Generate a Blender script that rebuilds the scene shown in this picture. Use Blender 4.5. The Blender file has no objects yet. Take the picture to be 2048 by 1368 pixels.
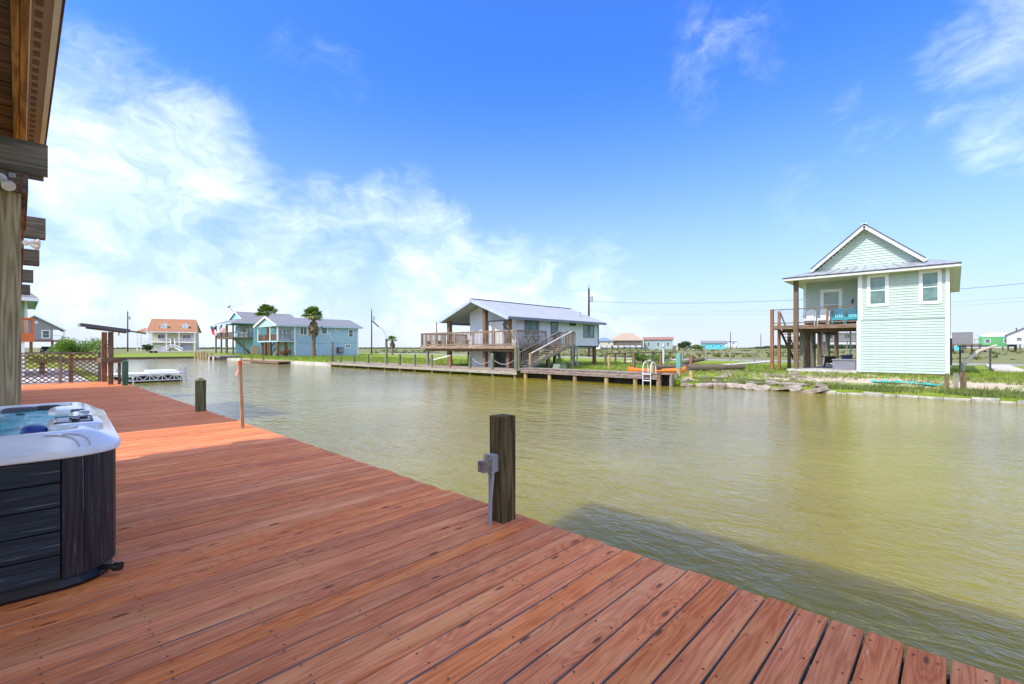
import bpy, bmesh, math, random
from mathutils import Vector, Matrix, noise
random.seed(7)
R = math.radians
sc = bpy.context.scene
COL = sc.collection

# ------------------------------------------------------------------ camera
cam_d = bpy.data.cameras.new('camera')
cam = bpy.data.objects.new('camera', cam_d)
COL.objects.link(cam)
cam.location = (0, 0, 2.05)
cam.rotation_euler = (R(90), 0, -math.atan(986 / 935))
cam_d.sensor_width = 36
cam_d.lens = 935 / 2048 * 36
cam_d.shift_y = 11 / 2048
cam_d.clip_start = 0.05
cam_d.clip_end = 9000
sc.camera = cam

# ------------------------------------------------------------------ sun, sky, exposure
SUN_TRAVEL = Vector((0.839, -0.15, -1.0)).normalized()
SUN_EL = math.asin(-SUN_TRAVEL.z)
SUN_AZ = math.atan2(-SUN_TRAVEL.x, -SUN_TRAVEL.y)
sl = bpy.data.lights.new('sun', 'SUN')
sl.energy = 2.0
sl.angle = R(0.53)
sl.color = (1.0, 0.95, 0.87)
sun = bpy.data.objects.new('sun', sl)
COL.objects.link(sun)
sun.rotation_euler = SUN_TRAVEL.to_track_quat('-Z', 'Y').to_euler()
sun.location = (-20, 5, 30)

vs = sc.view_settings
vs.view_transform = 'Standard'
vs.look = 'None'
vs.exposure = 1.2
vs.gamma = 1.0
vs.use_curve_mapping = False

world = bpy.data.worlds.new('World')
sc.world = world
world.use_nodes = True
wt = world.node_tree
for n in list(wt.nodes):
    wt.nodes.remove(n)


class NT:
    """tiny helper to write node graphs"""
    def __init__(s, tree):
        s.t = tree
    def n(s, kind, **kw):
        nd = s.t.nodes.new(kind)
        for k, v in kw.items():
            if k == 'i':
                for key, val in v.items():
                    s.put(nd.inputs[key], val)
            else:
                setattr(nd, k, v)
        return nd
    def put(s, sock, val):
        if isinstance(val, bpy.types.NodeSocket):
            s.t.links.new(val, sock)
        elif isinstance(val, bpy.types.Node):
            s.t.links.new(val.outputs[0], sock)
        else:
            if hasattr(sock, 'default_value') and isinstance(val, (tuple, list)):
                if len(val) == 3 and len(sock.default_value) == 4:
                    val = (*val, 1)
            sock.default_value = val
    def math(s, op, a, b=0.0, c=0.0, clamp=False):
        nd = s.n('ShaderNodeMath', operation=op, use_clamp=clamp)
        s.put(nd.inputs[0], a); s.put(nd.inputs[1], b); s.put(nd.inputs[2], c)
        return nd.outputs[0]
    def vmath(s, op, a, b=(0, 0, 0), out=0):
        nd = s.n('ShaderNodeVectorMath', operation=op)
        s.put(nd.inputs[0], a)
        if op == 'SCALE':
            s.put(nd.inputs['Scale'], b)
        else:
            s.put(nd.inputs[1], b)
        return nd.outputs[out]
    def mix(s, f, a, b, mode='MIX'):
        nd = s.n('ShaderNodeMix', data_type='RGBA', blend_type=mode)
        s.put(nd.inputs[0], f); s.put(nd.inputs[6], a); s.put(nd.inputs[7], b)
        return nd.outputs[2]
    def ramp(s, f, lo, hi, a=0.0, b=1.0, smooth=True):
        nd = s.n('ShaderNodeMapRange', interpolation_type='SMOOTHSTEP' if smooth else 'LINEAR')
        s.put(nd.inputs[0], f)
        for k, v in zip((1, 2, 3, 4), (lo, hi, a, b)):
            s.put(nd.inputs[k], v)
        return nd.outputs[0]
    def noise(s, vec, scale, detail=3, rough=0.55, dist=0.0, out=0):
        nd = s.n('ShaderNodeTexNoise')
        if vec is not None:
            s.put(nd.inputs['Vector'], vec)
        s.put(nd.inputs['Scale'], scale); s.put(nd.inputs['Detail'], detail)
        s.put(nd.inputs['Roughness'], rough); s.put(nd.inputs['Distortion'], dist)
        return nd.outputs[out]
    def mapping(s, vec, scale=(1, 1, 1), loc=(0, 0, 0), rot=(0, 0, 0)):
        nd = s.n('ShaderNodeMapping')
        s.put(nd.inputs[0], vec); s.put(nd.inputs[1], loc); s.put(nd.inputs[2], rot); s.put(nd.inputs[3], scale)
        return nd.outputs[0]


w = NT(wt)
sky = w.n('ShaderNodeTexSky', sky_type='NISHITA', sun_disc=False, sun_elevation=SUN_EL,
          sun_rotation=SUN_AZ % (2 * math.pi), altitude=0, air_density=1.0, dust_density=1.2, ozone_density=3.0)
hs = w.n('ShaderNodeMix', data_type='RGBA', blend_type='MULTIPLY', i={0: 1.0, 6: sky.outputs[0], 7: (0.25, 0.52, 1.04)})
blue = hs.outputs[2]
tc = w.n('ShaderNodeTexCoord')
dirv = w.vmath('NORMALIZE', tc.outputs['Generated'])
sep = w.n('ShaderNodeSeparateXYZ', i={0: dirv})
sv = w.mapping(dirv, scale=(1.0, 1.0, 1.9))
warp = w.vmath('SUBTRACT', w.noise(sv, 2.4, 4, 0.6, out=1), (0.5, 0.5, 0.5))
wv0 = w.vmath('ADD', sv, w.vmath('SCALE', warp, 0.42))
fine = w.noise(wv0, 4.6, 7, 0.60, 0.15)
wisp = w.noise(w.mapping(wv0, scale=(1.0, 1.0, 0.45), rot=(R(35), R(20), 0)), 8.0, 6, 0.64, 0.4)
big = w.noise(sv, 1.5, 4, 0.55)


def sky_dir(px, py):
    A = math.atan(986 / 935)
    t = (px - 1024) / 935
    v = Vector((t * math.cos(A) + math.sin(A), -t * math.sin(A) + math.cos(A), (695 - py) / 935))
    return v.normalized()


# cloud banks: bearing of the bank, angular radius, how dense it is
banks = [((150, 260), 12, 0.55), ((150, 150), 6, 0.42), ((330, 330), 11, 0.56), ((470, 400), 8, 0.40), ((60, 430), 14, 0.44),
         ((800, 410), 7, 0.60), ((870, 490), 8, 0.60), ((660, 450), 8, 0.46), ((1010, 570), 9, 0.40), ((1180, 610), 14, 0.26), ((480, 590), 17, 0.46), ((900, 620), 13, 0.46),
         ((2040, 90), 9, 0.44), ((2070, 220), 7, 0.40), ((1460, 130), 8, 0.24), ((1440, 40), 6, 0.22), ((1730, 240), 5, 0.22), ((640, 150), 8, 0.14), ((1650, 380), 8, 0.14)]
cover = None
for (px, py), rad, amt in banks:
    d = sky_dir(px, py)
    dot = w.vmath('DOT_PRODUCT', dirv, tuple(d), out=1)
    b = w.ramp(dot, math.cos(R(rad)), math.cos(R(rad * 0.2)), 0.0, amt)
    cover = b if cover is None else w.math('MAXIMUM', cover, b)
# denser bright cloud added out of view, overhead and behind, to fill the shaded deck
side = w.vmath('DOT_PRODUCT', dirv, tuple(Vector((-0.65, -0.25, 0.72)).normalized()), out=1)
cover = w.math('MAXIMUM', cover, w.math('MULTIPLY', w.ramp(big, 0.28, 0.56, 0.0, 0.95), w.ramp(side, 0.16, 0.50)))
det = w.math('ADD', w.math('MULTIPLY', w.math('SUBTRACT', fine, 0.5), 1.25), w.math('MULTIPLY', w.math('SUBTRACT', wisp, 0.5), 1.35))
thick = w.math('ADD', w.math('MULTIPLY', cover, 1.15), det)
cl = w.ramp(thick, 0.14, 1.25)
cl = w.math('MULTIPLY', cl, w.ramp(cover, 0.0, 0.30))
haze = w.math('POWER', w.ramp(sep.outputs[2], 0.02, 0.52, 1.0, 0.0, False), 1.9)
hz = w.mix(w.math('MULTIPLY', haze, 0.93), blue, (2.5, 2.75, 3.1))
shade = w.mix(w.ramp(fine, 0.35, 0.7), (5.4, 5.5, 5.7), (7.2, 7.1, 7.0))
colr = w.mix(w.math('MULTIPLY', cl, w.ramp(side, 0.05, 0.50, 0.42, 0.85)), hz, shade)  # the added unseen cloud is more opaque than the cloud in view
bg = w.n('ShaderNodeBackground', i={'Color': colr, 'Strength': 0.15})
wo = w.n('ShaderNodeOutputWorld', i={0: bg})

# ------------------------------------------------------------------ mesh helpers
class MB:
    def __init__(s):
        s.v = []; s.f = []; s.m = []
    def add(s, vs, fs, mi=0):
        o = len(s.v)
        s.v += [tuple(p) for p in vs]
        s.f += [tuple(i + o for i in f) for f in fs]
        s.m += [mi] * len(fs)
        return s
    def box(s, x0, x1, y0, y1, z0, z1, mi=0):
        return s.add([(x0, y0, z0), (x1, y0, z0), (x1, y1, z0), (x0, y1, z0), (x0, y0, z1), (x1, y0, z1), (x1, y1, z1), (x0, y1, z1)],
                     [(0, 3, 2, 1), (4, 5, 6, 7), (0, 1, 5, 4), (1, 2, 6, 5), (2, 3, 7, 6), (3, 0, 4, 7)], mi)
    def beam(s, p, q, wd, ht, mi=0, up=(0, 0, 1)):
        p, q = Vector(p), Vector(q)
        d = (q - p).normalized()
        upv = Vector(up)
        if abs(d.dot(upv)) > 0.98:
            upv = Vector((0, 1, 0))
        r = d.cross(upv).normalized(); u = r.cross(d).normalized()
        a, b = r * wd / 2, u * ht / 2
        vs = [p - a - b, p + a - b, p + a + b, p - a + b, q - a - b, q + a - b, q + a + b, q - a + b]
        return s.add(vs, [(0, 1, 2, 3), (7, 6, 5, 4), (0, 4, 5, 1), (1, 5, 6, 2), (2, 6, 7, 3), (3, 7, 4, 0)], mi)
    def cyl(s, p, q, r0, r1=None, n=8, mi=0, cap=True):
        r1 = r0 if r1 is None else r1
        p, q = Vector(p), Vector(q)
        d = (q - p).normalized()
        upv = Vector((0, 0, 1)) if abs(d.z) < 0.95 else Vector((1, 0, 0))
        r = d.cross(upv).normalized(); u = r.cross(d).normalized()
        vs = []
        for c, rr in ((p, r0), (q, r1)):
            for i in range(n):
                a = 2 * math.pi * i / n
                vs.append(c + (r * math.cos(a) + u * math.sin(a)) * rr)
        fs = [(i, (i + 1) % n, n + (i + 1) % n, n + i) for i in range(n)]
        if cap:
            fs += [tuple(range(n - 1, -1, -1)), tuple(range(n, 2 * n))]
        return s.add(vs, fs, mi)
    def tube(s, pts, r, n=6, mi=0):
        for a, b in zip(pts[:-1], pts[1:]):
            s.cyl(a, b, r, r, n, mi)
        return s
    def prism(s, poly, vec, mi=0):
        n = len(poly); vec = Vector(vec)
        vs = [Vector(p) for p in poly] + [Vector(p) + vec for p in poly]
        fs = [tuple(range(n)), tuple(range(2 * n - 1, n - 1, -1))] + [(i, n + i, n + (i + 1) % n, (i + 1) % n) for i in range(n)]
        return s.add(vs, fs, mi)
    def slab(s, quad, th, mi=0):
        """a flat panel given by its upper corners, thickened downwards along its normal"""
        q = [Vector(p) for p in quad]
        nrm = (q[1] - q[0]).cross(q[2] - q[0]).normalized()
        if nrm.z < 0:
            nrm = -nrm
        return s.prism(q, -nrm * th, mi)
    def ball(s, c, r, n=10, m=6, sq=(1, 1, 1), mi=0):
        vs = [(c[0], c[1], c[2] - r * sq[2])]
        for j in range(1, m):
            ph = -math.pi / 2 + math.pi * j / m
            for i in range(n):
                a = 2 * math.pi * i / n
                vs.append((c[0] + r * sq[0] * math.cos(ph) * math.cos(a), c[1] + r * sq[1] * math.cos(ph) * math.sin(a), c[2] + r * sq[2] * math.sin(ph)))
        vs.append((c[0], c[1], c[2] + r * sq[2]))
        fs = [(0, 1 + (i + 1) % n, 1 + i) for i in range(n)]
        for j in range(m - 2):
            for i in range(n):
                a, b = 1 + j * n + i, 1 + j * n + (i + 1) % n
                fs.append((a, b, b + n, a + n))
        t = len(vs) - 1; o = 1 + (m - 2) * n
        fs += [(o + i, o + (i + 1) % n, t) for i in range(n)]
        return s.add(vs, fs, mi)
    def mesh(s, name, mats, off=(0, 0, 0), smooth=False):
        me = bpy.data.meshes.new(name)
        me.from_pydata([(x - off[0], y - off[1], z - off[2]) for x, y, z in s.v], [], s.f)
        if not isinstance(mats, (list, tuple)):
            mats = [mats]
        for m_ in mats:
            me.materials.append(m_)
        if len(mats) > 1:
            me.polygons.foreach_set('material_index', s.m)
        bm = bmesh.new(); bm.from_mesh(me)
        bmesh.ops.recalc_face_normals(bm, faces=bm.faces)
        bm.to_mesh(me); bm.free()
        if smooth:
            me.polygons.foreach_set('use_smooth', [True] * len(me.polygons))
            try:
                me.set_sharp_from_angle(angle=R(38))
            except Exception:
                pass
        me.update()
        return me


def obj(name, me, parent=None, loc=(0, 0, 0), bevel=0):
    o = bpy.data.objects.new(name, me)
    COL.objects.link(o)
    o.parent = parent
    o.location = loc
    if bevel:
        b = o.modifiers.new('bevel', 'BEVEL'); b.width = bevel; b.segments = 2; b.limit_method = 'ANGLE'; b.harden_normals = False
    return o


class Thing:
    """a top-level Empty at the thing's base; part() adds a mesh part (world coordinates, or local ones if local=True)"""
    def __init__(s, name, label, cat, loc=(0, 0, 0), group=None, rz=0, local=False):
        e = bpy.data.objects.new(name, None)
        e.empty_display_size = 0.2
        COL.objects.link(e)
        e.location = loc; e.rotation_euler = (0, 0, rz)
        e['label'] = label; e['category'] = cat
        if group:
            e['group'] = group
        s.e = e; s.off = (0, 0, 0) if local else loc
    def part(s, name, mb, mats, parent=None, smooth=False, bevel=0, label=None, kind=None):
        o = obj(name, mb.mesh(name, mats, s.off, smooth), parent or s.e, bevel=bevel)
        if label:
            o['label'] = label
        if kind:
            o['kind'] = kind
        return o
    def inst(s, name, me, loc, parent=None, rot=(0, 0, 0), scl=(1, 1, 1)):
        o = obj(name, me, parent or s.e, (loc[0] - s.off[0], loc[1] - s.off[1], loc[2] - s.off[2]))
        o.rotation_euler = rot; o.scale = scl
        return o


def single(name, label, cat, mb, mats, group=None, smooth=False, bevel=0, loc=(0, 0, 0)):
    o = obj(name, mb.mesh(name, mats, loc, smooth), None, loc, bevel)
    o['label'] = label; o['category'] = cat
    if group:
        o['group'] = group
    return o


def struct(name, mb, mats, smooth=False, kind='structure'):
    o = obj(name, mb.mesh(name, mats, (0, 0, 0), smooth))
    o['kind'] = kind
    return o


# ------------------------------------------------------------------ materials
_mc = {}


def newmat(name):
    m = bpy.data.materials.new(name)
    m.use_nodes = True
    t = NT(m.node_tree)
    b = m.node_tree.nodes['Principled BSDF']
    return m, t, b


def paint(name, col, rough=0.55, var=0.10, scale=2.0, bump=0.0, metal=0.0, spec=0.4, dirt=None, bscale=30):
    if name in _mc:
        return _mc[name]
    m, t, b = newmat(name)
    tcn = t.n('ShaderNodeTexCoord').outputs['Object']
    n1 = t.noise(tcn, scale, 5, 0.6)
    lo = tuple(c * (1 - var) for c in col); hi = tuple(min(1, c * (1 + var)) for c in col)
    c = t.mix(t.ramp(n1, 0.3, 0.7), lo, hi)
    if dirt:
        n2 = t.noise(t.mapping(tcn, scale=(1, 1, 0.35)), scale * 2.3, 6, 0.65)
        c = t.mix(t.ramp(n2, 0.56, 0.75, 0.0, 0.55), c, dirt)
    t.put(b.inputs['Base Color'], c)
    t.put(b.inputs['Roughness'], t.ramp(t.noise(tcn, scale * 3, 3), 0.3, 0.7, max(0.02, rough - 0.08), min(1, rough + 0.08)))
    b.inputs['Metallic'].default_value = metal
    b.inputs['Specular IOR Level'].default_value = spec
    if bump:
        bn = t.n('ShaderNodeBump', i={'Strength': bump, 'Distance': 0.01, 'Height': t.noise(tcn, bscale, 4, 0.6)})
        t.put(b.inputs['Normal'], bn)
    _mc[name] = m
    return m


def wood(name, dark, light, axis=2, rough=0.75, fine=38.0, tint=None, var=0.16, knots=True, spec=0.25, bump=0.35):
    """sawn wood; the grain runs along the given object axis"""
    if name in _mc:
        return _mc[name]
    m, t, b = newmat(name)
    tcn = t.n('ShaderNodeTexCoord').outputs['Object']
    oi = t.n('ShaderNodeObjectInfo')
    rnd = oi.outputs['Random']
    off = t.n('ShaderNodeCombineXYZ', i={0: t.math('MULTIPLY', rnd, 37.0), 1: t.math('MULTIPLY', rnd, 91.0), 2: t.math('MULTIPLY', rnd, 53.0)})
    v = t.vmath('ADD', tcn, off.outputs[0])
    scv = [1.0, 1.0, 1.0]; scv[axis] = 0.055
    st = t.mapping(v, scale=tuple(scv))
    wob = t.noise(st, 7.0, 2, 0.5)
    g1 = t.noise(st, fine, 5, 0.62, 0.4)
    rings = t.math('SINE', t.math('MULTIPLY', wob, 60.0))
    g = t.math('ADD', t.math('MULTIPLY', g1, 0.75), t.math('MULTIPLY', t.math('ADD', rings, 1.0), 0.14))
    c = t.mix(t.ramp(g, 0.28, 0.75), dark, light)
    blot = t.noise(v, 1.6, 4, 0.6)
    if tint:
        c = t.mix(t.ramp(blot, 0.52, 0.72, 0.0, 0.55), c, tint)
    if knots:
        sk = [3.2, 3.2, 3.2]; sk[axis] = 1.3
        vo = t.n('ShaderNodeTexVoronoi', feature='F1', i={'Vector': t.mapping(v, scale=tuple(sk)), 'Scale': 1.0, 'Randomness': 1.0})
        c = t.mix(t.ramp(vo.outputs['Distance'], 0.03, 0.085, 0.75, 0.0), c, tuple(x * 0.35 for x in dark))
    hsn = t.n('ShaderNodeHueSaturation', i={'Color': c, 'Value': t.ramp(rnd, 0.0, 1.0, 1 - var, 1 + var, False)})
    t.put(b.inputs['Base Color'], hsn)
    b.inputs['Roughness'].default_value = rough
    b.inputs['Specular IOR Level'].default_value = spec
    bn = t.n('ShaderNodeBump', i={'Strength': bump, 'Distance': 0.004, 'Height': g})
    t.put(b.inputs['Normal'], bn)
    _mc[name] = m
    return m


def glass(name, col, rough=0.06):
    if name in _mc:
        return _mc[name]
    m, t, b = newmat(name)
    tcn = t.n('ShaderNodeTexCoord').outputs['Object']
    t.put(b.inputs['Base Color'], t.mix(t.ramp(t.noise(tcn, 1.3, 2), 0.35, 0.65), tuple(c * 0.6 for c in col), col))
    b.inputs['Roughness'].default_value = rough
    b.inputs['Specular IOR Level'].default_value = 0.6
    _mc[name] = m
    return m


def shingle(name, col, var=0.22):
    if name in _mc:
        return _mc[name]
    m, t, b = newmat(name)
    tcn = t.n('ShaderNodeTexCoord').outputs['Object']
    n1 = t.noise(tcn, 9.0, 6, 0.75)
    n2 = t.noise(tcn, 0.7, 3, 0.5)
    c = t.mix(t.ramp(n1, 0.3, 0.7), tuple(x * (1 - var) for x in col), tuple(x * (1 + var) for x in col))
    c = t.mix(t.ramp(n2, 0.4, 0.7, 0, 0.25), c, tuple(x * 0.7 for x in col))
    t.put(b.inputs['Base Color'], c)
    b.inputs['Roughness'].default_value = 0.9
    bn = t.n('ShaderNodeBump', i={'Strength': 0.4, 'Distance': 0.02, 'Height': n1})
    t.put(b.inputs['Normal'], bn)
    _mc[name] = m
    return m


def leaf(name, a, bb, rough=0.5, transl=0.25):
    if name in _mc:
        return _mc[name]
    m, t, b = newmat(name)
    tcn = t.n('ShaderNodeTexCoord').outputs['Object']
    geo = t.n('ShaderNodeNewGeometry')
    n1 = t.noise(tcn, 2.3, 4, 0.7)
    f = t.math('ADD', t.math('MULTIPLY', n1, 0.8), t.math('MULTIPLY', geo.outputs['Random Per Island'], 0.4))
    t.put(b.inputs['Base Color'], t.mix(t.ramp(f, 0.35, 0.85), a, bb))
    b.inputs['Roughness'].default_value = rough
    b.inputs['Specular IOR Level'].default_value = 0.25
    tr = t.n('ShaderNodeBsdfTranslucent', i={'Color': t.mix(0.5, a, bb)})
    mx = t.n('ShaderNodeMixShader', i={0: transl, 1: b.outputs[0], 2: tr.outputs[0]})
    t.put(m.node_tree.nodes['Material Output'].inputs[0], mx)
    _mc[name] = m
    return m


def deck_stain():
    m, t, b = newmat('deck_stain')
    tcn = t.n('ShaderNodeTexCoord').outputs['Object']
    rnd = t.n('ShaderNodeObjectInfo').outputs['Random']
    off = t.n('ShaderNodeCombineXYZ', i={0: t.math('MULTIPLY', rnd, 371.0), 1: t.math('MULTIPLY', rnd, 917.0), 2: t.math('MULTIPLY', rnd, 53.0)})
    v = t.vmath('ADD', tcn, off.outputs[0])
    st = t.mapping(v, scale=(0.075, 1.0, 1.0))
    # knots bend the grain round them
    vo = t.n('ShaderNodeTexVoronoi', feature='F1', voronoi_dimensions='2D', i={'Vector': t.mapping(v, scale=(0.95, 3.4, 1.0)), 'Scale': 1.0, 'Randomness': 1.0})
    kd = vo.outputs['Distance']
    bend = t.ramp(kd, 0.0, 0.30, 0.20, 0.0)
    wob = t.math('ADD', t.noise(st, 5.5, 3, 0.55), bend)
    rings = t.math('MULTIPLY', t.math('ADD', t.math('SINE', t.math('MULTIPLY', wob, 88.0)), 1.0), 0.5)
    fine_ = t.noise(t.mapping(v, scale=(0.03, 1.0, 1.0)), 120.0, 4, 0.65)
    g = t.math('ADD', t.math('MULTIPLY', rings, 0.18), t.math('MULTIPLY', fine_, 0.82))
    c = t.mix(t.ramp(g, 0.30, 0.72), (0.53, 0.140, 0.046), (0.80, 0.275, 0.103))
    # worn, greyer film and darker soaked places
    wear = t.noise(t.mapping(v, scale=(0.45, 2.2, 1.0)), 1.7, 7, 0.68, 0.3)
    c = t.mix(t.ramp(wear, 0.46, 0.72, 0.0, 0.58), c, (0.90, 0.45, 0.205))
    soak = t.noise(t.mapping(v, scale=(0.6, 1.6, 1.0), loc=(9, 4, 2)), 1.3, 5, 0.6)
    c = t.mix(t.ramp(soak, 0.56, 0.76, 0.0, 0.5), c, (0.42, 0.110, 0.040))
    c = t.mix(t.ramp(kd, 0.018, 0.055, 0.85, 0.0), c, (0.12, 0.040, 0.022))
    # bare scuffs where the stain has gone
    gpos = t.n('ShaderNodeNewGeometry').outputs['Position']
    sc1 = t.noise(t.mapping(v, scale=(0.9, 9.0, 1.0)), 2.2, 8, 0.75)
    sc2 = t.noise(gpos, 0.55, 3, 0.5)
    bare = t.math('MULTIPLY', t.ramp(sc1, 0.57, 0.68), t.ramp(sc2, 0.50, 0.66))
    c = t.mix(t.math('MULTIPLY', bare, 0.7), c, (0.76, 0.56, 0.38))
    hsn = t.n('ShaderNodeHueSaturation', i={'Color': c, 'Value': t.ramp(rnd, 0, 1, 0.82, 1.10, False), 'Saturation': t.ramp(t.math('FRACT', t.math('MULTIPLY', rnd, 7.3)), 0, 1, 0.96, 1.04, False)})
    t.put(b.inputs['Base Color'], hsn)
    t.put(b.inputs['Roughness'], t.ramp(wear, 0.3, 0.8, 0.6, 0.85))
    b.inputs['Specular IOR Level'].default_value = 0.16
    bn = t.n('ShaderNodeBump', i={'Strength': 0.45, 'Distance': 0.003, 'Height': t.math('ADD', g, t.math('MULTIPLY', t.ramp(kd, 0.02, 0.12), 0.6))})
    t.put(b.inputs['Normal'], bn)
    return m


MDECK = deck_stain()
MDECKSIDE = wood('deck_board_side', (0.22, 0.22, 0.25), (0.36, 0.36, 0.40), 0, 0.85, knots=False)
MPOST = wood('treated_post', (0.075, 0.062, 0.030), (0.205, 0.180, 0.095), 2, 0.85, tint=(0.10, 0.105, 0.05))
MPOST2 = wood('green_grey_post', (0.10, 0.10, 0.065), (0.22, 0.22, 0.15), 2, 0.85)
MGREY = wood('weathered_grey_wood', (0.16, 0.14, 0.12), (0.36, 0.32, 0.28), 0, 0.88)
MGREYY = wood('weathered_grey_wood_y', (0.16, 0.14, 0.12), (0.36, 0.32, 0.28), 1, 0.88)
MGREYZ = wood('weathered_grey_wood_z', (0.15, 0.135, 0.115), (0.33, 0.30, 0.26), 2, 0.88)
MBROWNZ = wood('brown_post', (0.10, 0.062, 0.038), (0.235, 0.155, 0.10), 2, 0.85)
MBROWNY = wood('brown_wood_y', (0.12, 0.075, 0.045), (0.27, 0.185, 0.125), 1, 0.85)
MBROWNX = wood('brown_wood_x', (0.12, 0.075, 0.045), (0.27, 0.185, 0.125), 0, 0.85)
MRUSTZ = wood('red_brown_post', (0.17, 0.075, 0.038), (0.32, 0.16, 0.09), 2, 0.85)
MWHITE = paint('white_paint', (0.78, 0.79, 0.80), 0.5, 0.04)
MBLACK = paint('black_plastic', (0.012, 0.012, 0.014), 0.4, 0.2)
MDARK = paint('dark_grey', (0.05, 0.05, 0.055), 0.6, 0.2)
MSTEEL = paint('galvanised', (0.45, 0.46, 0.48), 0.45, 0.12, metal=0.6)
MCONC = paint('concrete', (0.50, 0.47, 0.42), 0.9, 0.22, 1.2, 0.4, dirt=(0.30, 0.27, 0.22))
MGLASS = glass('window_glass', (0.10, 0.13, 0.14))
MGLASSG = glass('green_window_glass', (0.16, 0.27, 0.24))
MORANGE = paint('orange_plastic', (0.85, 0.19, 0.015), 0.4, 0.1)
# ------------------------------------------------------------------ the setting: ground, water, road
def smooth(a, b, x):
    t = max(0.0, min(1.0, (x - a) / (b - a)))
    return t * t * (3 - 2 * t)


def bank_x(y):
    """waterline of the far bank"""
    return 24.0 + 1.0 * (1 - smooth(9.2, 11.6, y))


def ground_z(x, y):
    far = smooth(60, 190, math.hypot(x, y))
    rough_ = 0.05 * noise.noise((x * 0.21, y * 0.21, 3.0)) * smooth(24, 30, abs(x))
    hi = 0.45 + 0.45 * far + rough_
    if y > 105.0:
        return 0.30 + (hi - 0.30) * smooth(105, 125, y)
    if x < 3.4:
        if y < 26.8:
            return 0.12 if x < -2.9 else -1.3
        return 0.36
    bx = bank_x(y)
    if x > bx:
        if y < 11:
            s = smooth(0, 9.5, x - bx)
            return 0.17 + 0.30 * s + (hi - 0.47) * smooth(4, 14, x - bx) + 0.05 * noise.noise((x * 0.8, y * 0.8, 0))
        return 0.36 + (hi - 0.36) * smooth(0, 5, x - bx)
    return -1.3


xl = [-4000, -1200, -400, -120, -40, -14, -6, -3, 0, 1.5, 2.4, 3.39, 3.41, 6, 10, 15, 20, 23]
xl += [24.0 - 0.02, 24.0]
x = 24.35
while x < 46:
    xl.append(x); x += 0.42
while x < 74:
    xl.append(x); x += 1.4
xl += [80, 90, 105, 125, 150, 180, 220, 270, 340, 450, 650, 1000, 1800, 4000]
yl = [-4000, -1200, -400, -150, -70, -40, -28, -20, -14, -10]
y = -8.0
while y < 34:
    yl.append(y); y += 0.55
while y < 110:
    yl.append(y); y += 1.9
yl = [q for q in yl if abs(q - 105) > 1.0 and abs(q - 26.8) > 0.2] + [104.98, 105.0, 26.75, 26.85]
yl += [114, 120, 130, 145, 165, 190, 220, 270, 340, 450, 650, 1000, 1800, 4000]
yl.sort()
gm = MB()
idx = {}
for j, yy in enumerate(yl):
    for i, xx in enumerate(xl):
        X = xx
        if 23.9 < xx < 30:
            X = xx + (bank_x(yy) - 24.0) * (1 - smooth(24.5, 30, xx))
        z = ground_z(X + (0.001 if xx >= 24.0 else -0.001) if 23.9 < xx < 24.1 else X, yy)
        if abs(xx - 23.98) < 1e-6 and yy < 105:
            z = -1.3
        idx[(i, j)] = len(gm.v); gm.v.append((X, yy, z))
for j in range(len(yl) - 1):
    for i in range(len(xl) - 1):
        gm.f.append((idx[(i, j)], idx[(i + 1, j)], idx[(i + 1, j + 1)], idx[(i, j + 1)])); gm.m.append(0)

MGROUND, t, b = newmat('lawn_and_field')
pos = t.n('ShaderNodeNewGeometry').outputs['Position']
sp = t.n('ShaderNodeSeparateXYZ', i={0: pos})
n_a = t.noise(pos, 0.32, 5, 0.6)
n_b = t.noise(pos, 3.2, 6, 0.7)
n_c = t.noise(t.mapping(pos, scale=(1, 0.35, 1)), 0.11, 5, 0.62)
lawn = t.mix(t.ramp(n_b, 0.3, 0.7), (0.135, 0.21, 0.018), (0.255, 0.325, 0.040))
lawn = t.mix(t.ramp(n_a, 0.47, 0.70, 0, 0.75), lawn, (0.27, 0.27, 0.06))
field = t.mix(t.ramp(n_b, 0.3, 0.7), (0.125, 0.140, 0.048), (0.215, 0.225, 0.085))
field = t.mix(t.ramp(n_c, 0.42, 0.62, 0, 0.8), field, (0.235, 0.225, 0.115))
isf = t.ramp(t.math('ADD', sp.outputs[0], t.math('MULTIPLY', n_a, 9.0)), 58, 72)
far_y = t.ramp(sp.outputs[1], 112, 150)
c = t.mix(t.math('MAXIMUM', isf, far_y), lawn, field)
# pale shell and gravel showing through the sod by the water and along the drives
n_d = t.noise(pos, 0.75, 6, 0.68)
shore = t.math('MULTIPLY', t.ramp(sp.outputs[0], 27.0, 29.5), t.ramp(sp.outputs[0], 33.0, 30.5))
shore = t.math('MULTIPLY', shore, t.ramp(sp.outputs[1], 9.5, 7.5))
gravel = t.mix(t.ramp(n_b, 0.3, 0.7), (0.38, 0.30, 0.20), (0.62, 0.53, 0.40))
shore2 = t.math('MULTIPLY', t.ramp(sp.outputs[0], 24.8, 26.0), t.ramp(sp.outputs[0], 37.0, 33.0))
shore2 = t.math('MULTIPLY', shore2, t.ramp(sp.outputs[1], 15.0, 11.5))
gmask = t.math('MAXIMUM', t.math('MULTIPLY', shore, t.ramp(n_d, 0.36, 0.50)), t.math('MULTIPLY', shore2, t.ramp(n_d, 0.55, 0.64)))
gmask = t.math('MAXIMUM', gmask, t.math('MULTIPLY', t.ramp(n_d, 0.62, 0.70), t.math('MULTIPLY', t.ramp(sp.outputs[0], 40, 50), t.ramp(sp.outputs[0], 72, 64))))
c = t.mix(gmask, c, gravel)
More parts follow.
